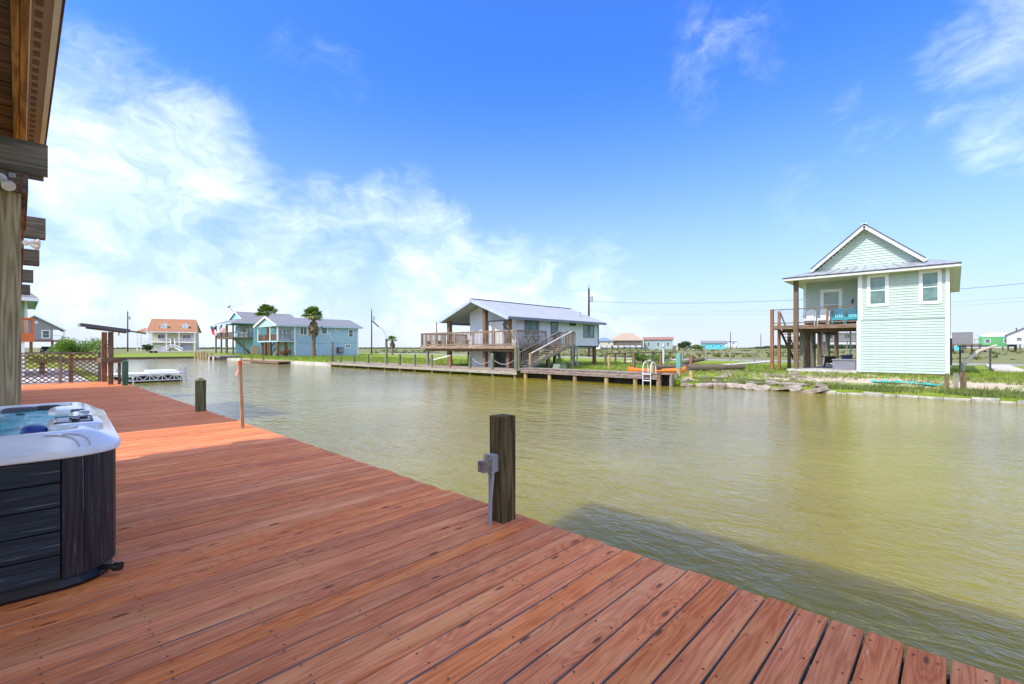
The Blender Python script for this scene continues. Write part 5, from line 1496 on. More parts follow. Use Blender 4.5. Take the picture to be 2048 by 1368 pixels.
def cloth(p, du, dv, nu, nv, amp, colf):
    mb = MB(); p, du, dv = Vector(p), Vector(du), Vector(dv)
    nrm = du.cross(dv).normalized()
    for j in range(nv + 1):
        for i in range(nu + 1):
            u, v_ = i / nu, j / nv
            q = p + du * u + dv * v_ + nrm * amp * math.sin(u * 7 + v_ * 2) * u + V(0, 0, -0.35 * u * u)
            mb.v.append(tuple(q))
    for j in range(nv):
        for i in range(nu):
            o_ = j * (nu + 1) + i
            mb.f.append((o_, o_ + 1, o_ + nu + 2, o_ + nu + 1)); mb.m.append(colf((i + 0.5) / nu, (j + 0.5) / nv))
    return mb


fl = Thing('flag', 'hanging flag with white star on blue beside red and white', 'flag', (31.0, 130.5, 5.6))
fl.part('pole', MB().cyl((32.8, 130.4, 5.4), (31.6, 130.3, 7.3), 0.03, n=6), MSTEEL)
MFB, MFW, MFR = paint('flag_blue', (0.01, 0.03, 0.16), 0.7), paint('flag_white', (0.75, 0.75, 0.75), 0.7), paint('flag_red', (0.50, 0.015, 0.02), 0.7)
def star(u, v_):
    du, dv = (v_ - 0.5) * 1.0, (u - 0.17) * 1.6
    a = math.atan2(dv, du); r = math.hypot(du, dv)
    return r < 0.17 * (0.62 + 0.38 * math.cos(5 * a))
fl.part('cloth', cloth((31.7, 130.3, 7.2), (0.35, -0.4, -1.7), (0.85, -0.65, -0.2), 40, 26, 0.12, lambda u, v_: (1 if star(u, v_) else 0) if u < 0.36 else (1 if v_ > 0.62 else 2)), [MFB, MFW, MFR])
fl2 = Thing('flag', 'small striped red and white flag with starry blue canton under the turquoise eave', 'flag', (32.5, 124, 6.2))
fl2.part('pole', MB().cyl((32.8, 126.3, 5.4), (32.3, 125.6, 7.1), 0.03, n=6), MSTEEL)
fl2.part('cloth', cloth((32.3, 125.6, 7.05), (0.5, -3.0, -0.4), (0.1, 0.2, -1.2), 30, 13, 0.15, lambda u, v_: (1 if (int(u * 30) + int(v_ * 13)) % 3 == 0 else 0) if (u < 0.4 and v_ < 0.54) else (2 if int(v_ * 13) % 2 == 0 else 1)), [MFB, MFW, MFR])

MYELS = paint('butter_yellow_siding', (0.62, 0.57, 0.33), 0.6, 0.05)
MORR = shingle('orange_shingle', (0.36, 0.165, 0.085))
yw = Thing('canal_house', 'yellow house with orange roof, two dormers and white split stair', 'house', (30.4, 200.5, 0.7), rz=-math.atan2(4.72, 12.74), local=True)
# local frame: x along the front, y backwards, z up from the ground
W_ = 13.6
yw.part('wall', MB().box(0.3, W_ - 0.3, 2.4, 9.5, 0, 6.9), MYELS)
yw.part('side_gable', MB().prism([(0.3, 0.2, 6.9), (0.3, 9.9, 6.9), (0.3, 5.0, 11.0)], (0.2, 0, 0)).prism([(W_ - 0.5, 0.2, 6.9), (W_ - 0.5, 9.9, 6.9), (W_ - 0.5, 5.0, 11.0)], (0.2, 0, 0)), MYELS)
yrf = yw.part('roof', MB().slab([(-0.4, -0.4, 6.95), (W_ + 0.5, -0.4, 6.95), (W_ - 0.6, 5.0, 11.5), (0.0, 5.0, 11.5)], 0.2).slab([(-0.4, 10.4, 6.95), (W_ + 0.5, 10.4, 6.95), (W_ - 0.6, 5.0, 11.5), (0.0, 5.0, 11.5)], 0.2), MORR)
yw.part('fascia', MB().box(-0.4, W_ + 0.5, -0.5, -0.4, 6.55, 6.85), MWHITE, yrf)
for s_ in (-0.38,):
    yw.part('rake_board', MB().beam((s_ - 0.1, -0.4, 6.8), (-0.1, 5.0, 11.3), 0.1, 0.35), MWHITE, yrf)
for cx in (4.2, 10.3):
    dmr = yw.part('dormer', MB().prism([(cx - 0.95, 1.0, 7.9), (cx + 0.95, 1.0, 7.9), (cx + 0.95, 1.0, 9.1), (cx, 1.0, 9.7), (cx - 0.95, 1.0, 9.1)], (0, 2.6, 0)), MWHITE, yrf)
    yw.part('dormer_roof', MB().slab([(cx - 1.5, 0.8, 8.85), (cx, 0.8, 9.95), (cx, 4.4, 9.95), (cx - 1.5, 3.2, 8.85)], 0.12).slab([(cx + 1.5, 0.8, 8.85), (cx, 0.8, 9.95), (cx, 4.4, 9.95), (cx + 1.5, 3.2, 8.85)], 0.12), MWHITE, dmr)
    window(yw, (cx, 0.98, 8.0), (1, 0, 0), (0, -1, 0), 1.2, 1.1, MWHITE, paint('pale_blind', (0.55, 0.58, 0.62), 0.4), None, 0.1, dmr)
yw.part('balcony_floor', MB().box(0, W_, 0, 2.4, 3.0, 3.4), MWHITE)
railing(yw, (0.1, 0.1, 3.4), (6.2, 0.1, 3.4), 1.1, MWHITE, MWHITE, MWHITE, 0.25, 3.1)
railing(yw, (7.4, 0.1, 3.4), (W_ - 0.1, 0.1, 3.4), 1.1, MWHITE, MWHITE, MWHITE, 0.25, 3.1)
for xx in (0.3, 1.0, 5.1, 8.7, W_ - 0.3):
    post_part(yw, xx, 0.25, 0, 3.0, 0.35, MWHITE); post_part(yw, xx, 0.25, 3.4, 6.7, 0.32, MWHITE, name='porch_post')
yw.part('garage_door', MB().box(1.4, 4.5, 2.32, 2.4, 0, 2.3), MWHITE)
yw.part('garage_door', MB().box(9.0, 11.8, 2.32, 2.4, 0, 2.6), paint('grey_blue_door', (0.45, 0.50, 0.57), 0.5))
for cx, wd in ((3.2, 2.2), (10.6, 2.6)):
    window(yw, (cx, 2.4, 4.0), (1, 0, 0), (0, -1, 0), wd, 2.0, MWHITE, MGLASS, 'v', 0.15)
stairs(yw, (6.3, 0.0, 3.3), (6.9, -2.4, 1.3), (1.0, 0, 0), 8, MWHITE, MBROWNX)
stairs(yw, (6.6, -2.4, 1.3), (4.4, -2.6, 0.0), (0, -1.0, 0), 6, MWHITE, MWHITE)
stairs(yw, (8.1, -2.4, 1.3), (10.3, -2.6, 0.0), (0, -1.0, 0), 6, MWHITE, MWHITE)
for a, b_ in (((6.2, 0.0, 4.4), (6.8, -2.4, 2.4)), ((7.4, 0.0, 4.4), (8.0, -2.4, 2.4)), ((6.6, -3.4, 2.3), (4.3, -3.5, 1.0)), ((8.1, -3.4, 2.3), (10.4, -3.5, 1.0)), ((6.6, -3.4, 2.3), (8.1, -3.4, 2.3))):
    a, b_ = Vector(a), Vector(b_)
    rl = MB().beam(a, b_, 0.14, 0.2)
    for k in range(7):
        c_ = a + (b_ - a) * (k + 0.5) / 7
        rl.beam(c_, c_ - V(0, 0, 1.0), 0.08, 0.08)
    yw.part('stair_rail', rl, MWHITE)
yw.part('side_porch', MB().box(-3.8, 0.28, 3.0, 9.0, 3.0, 3.3).box(-3.9, 0.2, 2.9, 9.1, 6.6, 6.75), MWHITE)
yw.part('side_porch_roof', MB().slab([(-4.0, 2.7, 6.9), (0.2, 2.7, 6.9), (0.2, 6.0, 8.2), (-2.2, 6.0, 8.2)], 0.15), MORR, yrf)
railing(yw, (-3.7, 3.1, 3.3), (0.2, 3.1, 3.3), 1.1, MWHITE, MWHITE, MWHITE, 0.3, 2.0)
for xx in (-3.7, -2.6):
    post_part(yw, xx, 3.2, 0, 6.6, 0.3, MWHITE)
struct('forecourt', MB().box(31, 62, 175, 194, 0.3, 0.925), MDRIVE)

# little docks along the canal
bd = Thing('small_dock', 'low reddish dock jutting out before the blue house', 'dock', (22.8, 68, 0))
bd.part('deck', MB().box(22.0, 23.8, 60.5, 75.0, 0.22, 0.36), wood('red_dock', (0.30, 0.17, 0.12), (0.50, 0.33, 0.25), 1, 0.9))
bd.part('fascia', MB().box(21.95, 22.0, 60.5, 75.0, 0.05, 0.33), MBROWNY)
for yv in (61, 66, 70.5, 74.8):
    bd.part('pile', MB().cyl((22.1, yv, -1), (22.1, yv, 0.9 if yv > 61 else 0.4), 0.10, n=8), MPOST2)
for i, (yv, xx, lab) in enumerate(((103.5, 24.2, 'leftmost of the tan pilings standing in the water'), (101.6, 24.3, 'second from left of the tan pilings in the water'), (99.8, 24.2, 'third from left of the tan pilings in the water'),
                       (98.0, 24.3, 'fourth from left of the tan pilings in the water'), (96.2, 24.2, 'fifth from left of the tan pilings in the water'), (93.4, 24.2, 'rightmost of the tan pilings standing in the water'))):
    single('piling', lab, 'piling', MB().cyl((xx - 1.4, yv, -1), (xx - 1.4 + random.uniform(-.1, .1), yv + random.uniform(-0.2, 0.2), 1.25 + random.uniform(-0.1, 0.1)), 0.22, 0.2, 8), MPILE, 'old pilings at the canal end', loc=(xx - 1.4, yv, 0))
pf = Thing('boat_ramp', 'dark timber platform beside the tan pilings', 'platform', (23.5, 90, 0))
pf.part('deck', MB().box(22.4, 25.6, 86.5, 93.0, 0.45, 0.7), MGREYY)
for yv in (87, 90, 92.7):
    pf.part('pile', MB().cyl((22.6, yv, -1), (22.6, yv, 0.45), 0.15, n=8), MBROWNZ)

# ------------------------------------------------------------------ far houses over the fields
def far_house(name, label, x, y, wd, dp, z0, zf, ze, zr, wallm, roofm, kind='gable', yaw=None, stilts=True, wins=3, overh=0.5, porch=False, cat='house', group='distant stilt houses'):
    yaw = math.atan2(-x, y) if yaw is None else yaw
    T = Thing(name, label, cat, (x, y, z0), group, rz=yaw, local=True)
    h = wd / 2; zf -= z0; ze -= z0; zr -= z0
    T.part('wall', MB().box(-h, h, 0, dp, zf, ze), wallm)
    a, b_ = -h - overh, h + overh
    if kind == 'gable':      # ridge along the front
        T.part('roof', MB().slab([(a, -overh, ze), (b_, -overh, ze), (b_, dp / 2, zr), (a, dp / 2, zr)], 0.15).slab([(a, dp + overh, ze), (b_, dp + overh, ze), (b_, dp / 2, zr), (a, dp / 2, zr)], 0.15), roofm)
        T.part('gable', MB().prism([(-h, 0, ze), (-h, dp, ze), (-h, dp / 2, zr - 0.15)], (0.1, 0, 0)).prism([(h - 0.1, 0, ze), (h - 0.1, dp, ze), (h - 0.1, dp / 2, zr - 0.15)], (0.1, 0, 0)), wallm)
    elif kind == 'front':    # gable to the front
        T.part('roof', MB().slab([(a, -overh, ze), (a, dp + overh, ze), (0, dp + overh, zr), (0, -overh, zr)], 0.15).slab([(b_, -overh, ze), (b_, dp + overh, ze), (0, dp + overh, zr), (0, -overh, zr)], 0.15), roofm)
        T.part('gable', MB().prism([(-h, 0, ze), (h, 0, ze), (0, 0, zr - 0.15)], (0, 0.1, 0)), wallm)
    elif kind == 'hip':
        r = min(wd, dp) * 0.42
        A, B, C_, D_ = V(a, -overh, ze), V(b_, -overh, ze), V(b_, dp + overh, ze), V(a, dp + overh, ze)
        P_, Q_ = V(a + r + overh, dp / 2, zr), V(b_ - r - overh, dp / 2, zr)
        T.part('roof', MB().slab([A, B, Q_, P_], 0.15).slab([B, C_, Q_], 0.15).slab([C_, D_, P_, Q_], 0.15).slab([D_, A, P_], 0.15), roofm)
    else:
        T.part('roof', MB().box(a, b_, -overh, dp + overh, ze, zr), roofm)
    if stilts:
        n = max(2, round(wd / 3))
        for i in range(n + 1):
            for yy_ in (0.3, dp - 0.3):
                T.part('stilt', MB().box(-h + 0.2 + (wd - 0.4) * i / n - 0.15, -h + 0.2 + (wd - 0.4) * i / n + 0.15, yy_ - 0.15, yy_ + 0.15, 0, zf), MBROWNZ)
    if porch:
        T.part('porch_floor', MB().box(-h, h, -2.2, 0, zf - 0.25, zf), MBROWNX)
        railing(T, (-h, -2.1, zf), (h, -2.1, zf), 1.1, MDKX, MGREYZ, MGREYZ, 0.3, 3.0)
        n = max(2, round(wd / 3.5))
        for i in range(n + 1):
            post_part(T, -h + wd * i / n * 0.98 + 0.1, -2.0, 0, ze, 0.22, MGREYZ, name='porch_post')
        T.part('porch_roof', MB().slab([(a, -2.7, ze - 0.1), (b_, -2.7, ze - 0.1), (b_, -overh + 0.1, ze + 0.4), (a, -overh + 0.1, ze + 0.4)], 0.12), roofm)
    for i in range(wins):
        cx = -h + wd * (i + 0.5) / wins
        window(T, (cx, 0, zf + (ze - zf) * 0.35), (1, 0, 0), (0, -1, 0), min(1.3, wd / wins * 0.5), (ze - zf) * 0.42, MWHITE, MGLASS, 'h', 0.12)
    return T


MTANR = shingle('tan_shingle', (0.38, 0.28, 0.21)); MREDR = shingle('faded_red_shingle', (0.30, 0.15, 0.12)); MBLR = shingle('blue_far_roof', (0.18, 0.24, 0.33))
MBEI = paint('beige_siding', (0.55, 0.49, 0.38), 0.7, 0.06); MGG = paint('grey_green_siding', (0.30, 0.39, 0.38), 0.7, 0.06)
MTQ2 = paint('bright_turquoise', (0.08, 0.48, 0.56), 0.6, 0.06); MPAL = paint('pale_grey_siding', (0.55, 0.58, 0.64), 0.6, 0.06); MGRN = paint('bright_green_siding', (0.11, 0.36, 0.13), 0.6, 0.12)
far_house('far_house', 'beige house with blue roof behind the end of the grey house', 198.0, 125.4, 9.0, 8, 0.85, 3.0, 5.2, 7.0, MBEI, MBLR, 'hip', wins=2)
far_house('far_house', 'tan house with wide hipped roof and porch in the distance', 205.8, 117.2, 15.0, 11, 0.85, 3.3, 5.6, 9.3, MBEI, MTANR, 'hip', porch=True, wins=4)
far_house('far_house', 'grey green house with faded red roof in the distance', 216.3, 106.1, 13.6, 8, 0.85, 1.0, 5.9, 7.3, MGG, MREDR, 'gable', stilts=False, wins=3)
far_house('far_house', 'bright turquoise house low on the horizon', 296.2, 109.1, 13.5, 9, 0.9, 1.0, 4.6, 6.3, MTQ2, MROOF, 'gable', stilts=False, wins=3)
far_house('far_house', 'pale blue grey house beside the turquoise one on the horizon', 313.9, 104.9, 8.0, 8, 0.9, 3.0, 6.0, 6.6, MPAL, MPAL, 'flat', wins=2)
far_house('far_house', 'white two storey house seen through the stilts of the mint house', 182.8, 25.2, 13.0, 9, 0.85, 4.0, 7.0, 9.2, MWHITE, MPAL, 'front', porch=True, wins=3)
far_house('far_house', 'windowless grey box cabin on a raised platform beside the mint house', 152.8, -1.2, 3.6, 4.5, 0.85, 2.9, 5.5, 5.6, paint('grey_cladding', (0.20, 0.20, 0.20), 0.6, 0.12, 6), MDARK, 'flat', wins=0, overh=0.02)
far_house('far_house', 'bright green cabin with silver roof on the right', 215.9, -9.7, 8.4, 6, 0.85, 2.3, 5.6, 6.8, MGRN, MPAL, 'hip', wins=2, overh=0.1)
far_house('far_house', 'pale house with brown gable at the right edge', 207.4, -16.6, 10.5, 8, 0.85, 3.0, 5.8, 9.0, MPAL, shingle('brown_far_roof', (0.24, 0.19, 0.17)), 'front', wins=2)
far_house('far_house', 'small sky blue cabin peeking past the mint house wall', 233.3, 0.4, 5.0, 5, 0.85, 1.0, 5.4, 6.4, MTQ2, MPAL, 'gable', stilts=False, wins=1)
pl_ = Thing('raised_platform', 'raised wooden platform with railing under the grey box cabin', 'platform', (150.5, -1.5, 0.85))
pl_.part('deck', MB().box(149.3, 152.0, -4.4, 2.6, 2.6, 2.85), MBROWNY)
for yv in (-4.2, -1.8, 0.6, 2.4):
    pl_.part('leg', MB().box(149.5, 149.8, yv, yv + 0.25, 0.8, 2.6), MBROWNZ)
railing(pl_, (149.4, -4.3, 2.85), (149.4, -3.2, 2.85), 1.1, MDKY, MGREYZ, MGREYZ, 0.3, 1.1)
pl_.part('awning_frame', MB().beam((150, -3.2, 4.9), (150, -4.6, 4.4), 0.15, 0.12).beam((150, -4.6, 4.4), (150, -4.6, 2.85), 0.12, 0.12), MTQ2)
single('white_shed', 'low white shed left of the turquoise house on the horizon', 'shed', MB().box(286, 289, 111, 118, 0.8, 2.9), MPAL, loc=(287, 114, 0.8))
single('white_shed', 'small cream shed right of the grey green house', 'shed', MB().box(222, 225, 98.6, 103.0, 0.8, 3.0), MBEI, loc=(223, 101, 0.8))

# ------------------------------------------------------------------ poles and wires
def power_pole(label, x, y, z0, z1, arm=True, r=0.16):
    T = Thing('utility_pole', label, 'utility pole', (x, y, z0), 'utility poles')
    T.part('shaft', MB().cyl((x, y, z0), (x, y, z1), r, r * 0.7, 8), paint('pole_brown', (0.045, 0.032, 0.026), 0.85, 0.2))
    if arm:
        T.part('insulator', MB().cyl((x, y, z1), (x, y, z1 + 0.5), 0.05, n=6), MDARK)
        T.part('transformer', MB().cyl((x + 0.35, y - 0.3, z1 - 2.2), (x + 0.35, y - 0.3, z1 - 1.3), 0.22, n=8), MSTEEL)


power_pole('dark utility pole on the grass right of the blue house', 55.0, 96.0, 0.5, 10.4)
power_pole('dark utility pole rising behind the grey house roof', 64.0, 43.4, 0.5, 11.7, r=0.2)
power_pole('slim utility pole before the pale blue grey house', 261.8, 87.2, 0.8, 10.5, False, 0.22)
power_pole('slim pale utility pole left of the mint house', 305.8, 84.5, 0.8, 10.2, False, 0.22)
power_pole('pale utility pole left of the yellow house', 20.8, 167.0, 0.7, 12.0, True, 0.17)
power_pole('short utility pole above the left end of the grey house railing', 104.5, 136.9, 0.8, 11.4, False, 0.2)
power_pole('utility pole before the green cabin at the right edge', 279.0, -18.0, 0.8, 10.0, False, 0.25)
power_pole('utility pole beyond the frame along the road', 64.0, -26.0, 0.5, 11.7, r=0.2)
def wire(label, a, b_, sag, r=0.018):
    a, b_ = Vector(a), Vector(b_)
    pts = [a + (b_ - a) * u - V(0, 0, sag * 4 * u * (1 - u)) for u in [k / 28 for k in range(29)]]
    single('power_line', label, 'power line', MB().tube(pts, r, 4), MDARK, 'overhead power lines', loc=tuple(a))
wire('upper power line crossing behind the mint house', (64.0, 43.4, 9.6), (64.0, -26, 9.6), 1.9)
wire('middle power line right of the mint house', (64.0, 43.4, 8.2), (64.0, -26, 8.0), 1.6, 0.006)
wire('lowest power line right of the mint house', (64.0, 43.4, 7.9), (64.0, -26, 7.7), 1.7, 0.006)

# ------------------------------------------------------------------ fences, posts and logs on the lawn
fn = Thing('rail_fence', 'low single rail wooden fence running back from the grey house', 'fence', (48, 24, 0.45))
fpts = [(35.3, 22.2), (37.6, 22.6), (40.0, 23.0), (42.8, 23.5), (45.6, 24.0), (48.4, 24.4), (51.4, 24.8), (54.4, 25.2), (57.2, 25.6)]
for (xx, yy_) in fpts:
    fn.part('post', MB().box(xx - 0.07, xx + 0.07, yy_ - 0.07, yy_ + 0.07, 0.4, 1.50), MBROWNZ)
for (a, b_) in zip(fpts[:-1], fpts[1:]):
    fn.part('rail', MB().beam((a[0], a[1], 1.50), (b_[0], b_[1], 1.50), 0.10, 0.10), MBROWNX)
fn2 = Thing('rail_fence', 'low rail fence along the road between the grey and mint houses', 'fence', (57.5, 20, 0.5))
f2 = [(57.3, 24.8), (57.6, 22.0), (57.8, 19.3), (57.9, 16.7)]
for (xx, yy_) in f2:
    fn2.part('post', MB().box(xx - 0.08, xx + 0.08, yy_ - 0.08, yy_ + 0.08, 0.45, 1.50), MGREYZ)
for (a, b_) in zip(f2[:-1], f2[1:]):
    fn2.part('rail', MB().beam((a[0], a[1], 1.50), (b_[0], b_[1], 1.50), 0.10, 0.12), MGREYY)
def yard_post(label, x, y, z1, m_, s_=0.15, z0=0.3):
    single('yard_post', label, 'post', MB().box(x - s_ / 2, x + s_ / 2, y - s_ / 2, y + s_ / 2, z0, z1), m_, 'old posts standing on the far lawn', loc=(x, y, z0))
yard_post('tan lawn post at the left of the row behind the old dock', 30.7, 19.0, 1.45, MPILE)
yard_post('brown lawn post second in the row behind the old dock', 31.2, 17.2, 1.55, MBROWNZ, 0.2)
yard_post('brown lawn post behind the kayak', 31.8, 15.4, 1.45, MRUSTZ)
yard_post('red brown lawn post beside the stacked logs', 32.6, 13.5, 1.45, MRUSTZ, 0.2)
yard_post('short tan stub before the kayak bow', 25.6, 12.9, 1.0, MPILE, 0.18)
yard_post('short tan stub among the shore rubble', 26.6, 11.0, 0.72, MPILE, 0.2)
yard_post('weathered brown post at the shore below the mint house corner', 27.2, 0.25, 0.95, MBROWNZ, 0.13)
yard_post('thick brown post at the shore right of the mint house', 27.9, -0.25, 0.98, MBROWNZ, 0.2)
yard_post('thick pale twin post touching the thick brown shore post', 27.9, -0.02, 0.95, MGREYZ, 0.16)
tp = Thing('painted_post', 'tall post painted sea green above bare tan wood near the kayak', 'post', (26.3, 11.6, 0.3))
tp.part('lower', MB().box(26.2, 26.42, 11.5, 11.72, 0.2, 0.85), MPILE)
tp.part('upper', MB().box(26.19, 26.43, 11.49, 11.73, 0.852, 1.72), wood('sea_green_paint', (0.10, 0.27, 0.22), (0.20, 0.40, 0.33), 2, 0.8))
MLOG = wood('old_log', (0.06, 0.045, 0.035), (0.19, 0.145, 0.11), 0, 0.95)
def log(label, a, b_, r):
    single('log', label, 'log', MB().cyl(a, b_, r, r * 0.9, 10), MLOG, 'logs piled on the lawn', smooth=True, loc=tuple(a))
log('long dark log lying left of the sea green post', (29.6, 15.0, 0.72), (32.6, 12.9, 0.72), 0.19)
log('thick log with cut end right of the sea green post', (31.2, 13.2, 0.66), (33.3, 11.6, 0.66), 0.26)
log('log propped on top of the log pile', (32.4, 14.2, 0.9), (33.4, 12.9, 1.25), 0.15)
log('short log at the right end of the pile', (34.3, 12.4, 0.62), (35.8, 11.0, 0.62), 0.2)
mk = Thing('marker_post', 'white capped utility pedestal behind the rail fence', 'pedestal', (42.5, 20.3, 0.45))
mk.part('post', MB().cyl((42.5, 20.3, 0.4), (42.5, 20.3, 2.1), 0.10, n=8), MPAL)
mk.part('meter', MB().cyl((42.5, 20.3, 2.1), (42.5, 20.3, 2.45), 0.2, 0.12, 10), MSTEEL)
tp_ = Thing('tarp', 'crumpled turquoise tarp strip on the ground below the mint house', 'tarp', (29.0, 1.7, 0.4))
tb = MB(); n_ = 26
for i in range(n_ + 1):
    u = i / n_
    y_ = 3.05 - 2.6 * u; x_ = 29.5 - 0.55 * u
    w_ = 0.16 + 0.10 * math.sin(u * 9) + 0.12 * (1 - u)
    zg = max(ground_z(x_ - w_, y_), ground_z(x_ + w_, y_), ground_z(x_, y_)) + 0.035
    for k in range(4):
        tb.v.append((x_ - w_ + 2 * w_ * k / 3, y_, zg + (0.05 + 0.04 * math.sin(u * 31 + k)) * (1 if k in (1, 2) else 0)))
for i in range(n_):
    for k in range(3):
        o_ = i * 4 + k
        tb.f.append((o_, o_ + 1, o_ + 5, o_ + 4)); tb.m.append(0)
tp_.part('cloth', tb, paint('turquoise_tarp', (0.02, 0.40, 0.36), 0.6, 0.15))
dr = Thing('driftwood', 'bleached leaning tree limb beside the mint house wall', 'driftwood', (44.0, -0.5, 0.5))
dr.part('limb', MB().cyl((43.0, -0.35, 0.9), (44.2, -1.1, 1.8), 0.13, 0.11, 8).cyl((44.2, -1.1, 1.8), (45.0, -2.0, 2.2), 0.11, 0.07, 8), wood('bleached_wood', (0.34, 0.29, 0.24), (0.55, 0.50, 0.44), 0, 0.9), smooth=True)
dr.part('limb', MB().cyl((43.0, -0.35, 0.45), (43.0, -0.35, 0.95), 0.14, 0.13, 8), wood('bleached_wood', (0.34, 0.29, 0.24), (0.55, 0.50, 0.44)), smooth=True)
single('work_bench', 'long dark work bench beside the back of the mint house', 'bench', MB().box(46, 47, -1.9, -0.1, 2.1, 2.2).box(46.1, 46.2, -1.8, -1.7, 0.4, 2.1).box(46.8, 46.9, -0.3, -0.2, 0.4, 2.1), MDARK, loc=(46.5, -1, 0.45))

# ------------------------------------------------------------------ concrete rubble along the shore
MSLABC = paint('broken_concrete', (0.31, 0.255, 0.20), 0.92, 0.35, 3.2, 0.6, dirt=(0.15, 0.115, 0.08))
def chunk(seed, L, W2, H, tilt):
    rr = random.Random(seed)
    n = rr.randint(5, 8)
    ang = sorted(rr.uniform(0, 6.28) for _ in range(n))
    poly = [(L / 2 * math.cos(a) * rr.uniform(0.75, 1.1), W2 / 2 * math.sin(a) * rr.uniform(0.75, 1.1), 0) for a in [6.283 * (k + rr.uniform(-0.25, 0.25)) / n for k in range(n)]]
    mb = MB().prism(poly, (0, 0, H))
    rot = Matrix.Rotation(tilt[0], 4, 'X') @ Matrix.Rotation(tilt[1], 4, 'Y') @ Matrix.Rotation(tilt[2], 4, 'Z')
    mb.v = [tuple(rot @ Vector(v_)) for v_ in mb.v]
    return mb
spots = []
rr = random.Random(21)
yv = 10.6
ORD = ['nearest', 'second', 'third', 'fourth', 'fifth', 'sixth', 'seventh', 'eighth', 'ninth', 'tenth', 'eleventh', 'twelfth', 'thirteenth', 'fourteenth', 'fifteenth', 'sixteenth', 'seventeenth', 'eighteenth', 'nineteenth', 'twentieth']
na = nb = 0
while yv > 4.5:
    L = rr.uniform(0.5, 1.2)
    spots.append((bank_x(yv) - 0.25 + rr.uniform(-0.1, 0.25), yv - L / 2, rr.uniform(-0.05, 0.05), L * 1.05, rr.uniform(0.5, 0.9), rr.uniform(0.10, 0.17), (rr.uniform(-0.28, 0.28), rr.uniform(-0.55, 0.15), rr.uniform(1.2, 1.9)),
                  'tilted concrete slab at the waterline, %s from the old dock' % ORD[na]))
    na += 1
    if rr.random() < 0.75:
        spots.append((bank_x(yv) + rr.uniform(0.3, 0.8), yv - rr.uniform(0, L), rr.uniform(0.1, 0.22), rr.uniform(0.5, 1.3), rr.uniform(0.4, 0.9), rr.uniform(0.12, 0.2), (rr.uniform(-0.25, 0.25), rr.uniform(-0.3, 0.2), rr.uniform(0, 3)),
                      'concrete piece just above the waterline slabs, %s from the old dock' % ORD[nb]))
        nb += 1
    yv -= L * 0.8
lawn_ = sorted([(rr.uniform(27, 33.5), rr.uniform(6.2, 11.5)) for k in range(16)], key=lambda q: math.atan2(q[0], q[1]))
for k, (xx, yy_) in enumerate(lawn_):
    spots.append((xx, yy_, ground_z(xx, yy_) - 0.03, rr.uniform(0.35, 0.95), rr.uniform(0.3, 0.6), rr.uniform(0.08, 0.18), (rr.uniform(-0.2, 0.2), rr.uniform(-0.2, 0.2), rr.uniform(0, 3)),
                  'pale concrete chunk lying in the grass, %s from the left' % (ORD[k] if k else 'first')))
for k, (xx, yy_, zz_, L, W2, H, tl, lab) in enumerate(spots):
    mb = chunk(100 + k, L, W2, H, tl)
    mb.v = [(a + xx, b_ + yy_, c_ + zz_) for a, b_, c_ in mb.v]
    o_ = single('rubble_chunk', lab, 'rubble', mb, MSLABC, 'broken concrete rubble on the far shore', loc=(xx, yy_, zz_))
pb = MB()
for k in range(420):
    xx, yy_ = rr.uniform(25.6, 35), rr.uniform(3.5, 13.5)
    if noise.noise((xx * 0.6, yy_ * 0.6, 5)) < 0.02:
        continue
    r_ = rr.uniform(0.03, 0.11)
    pb.ball((xx, yy_, ground_z(xx, yy_) + r_ * 0.2), r_, 5, 3, (1, rr.uniform(0.6, 1.2), 0.6))
o_ = struct('rubble_stones', pb, MSLABC, kind='stuff')
# ------------------------------------------------------------------ palms, bushes, trees
MPALM = leaf('palm_green', (0.07, 0.14, 0.022), (0.21, 0.30, 0.06), 0.45)
MPALMY = leaf('palm_yellowing', (0.17, 0.15, 0.04), (0.34, 0.30, 0.10), 0.5)
MDEAD = leaf('dead_frond', (0.14, 0.095, 0.055), (0.31, 0.225, 0.14), 0.8, 0.1)
MTRUNK = wood('palm_trunk', (0.10, 0.075, 0.055), (0.25, 0.20, 0.155), 2, 0.95, 20)


def fan(mb, base, d, size, rr, droop=0.35, blades=13, spread=75, bw=0.055):
    d = Vector(d).normalized()
    up = V(0, 0, 1)
    side = d.cross(up)
    if side.length < 0.1:
        side = V(1, 0, 0)
    side.normalize()
    nrm = side.cross(d).normalized()
    hub = Vector(base) + d * size * 0.5
    mb.beam(base, hub, 0.03, 0.03)
    for k in range(blades):
        a = R(-spread + 2 * spread * k / (blades - 1)) + rr.uniform(-0.05, 0.05)
        bd_ = (d * math.cos(a) + side * math.sin(a)).normalized()
        L = size * (0.62 - 0.18 * abs(a)) * rr.uniform(0.85, 1.1)
        w_ = bd_.cross(nrm).normalized() * bw
        p1 = hub + bd_ * L * 0.55 - up * droop * L * 0.12 + nrm * rr.uniform(-0.04, 0.04)
        p2 = hub + bd_ * L - up * droop * L * 0.55
        mb.add([hub, p1 - w_, p2, p1 + w_], [(0, 1, 2, 3)])


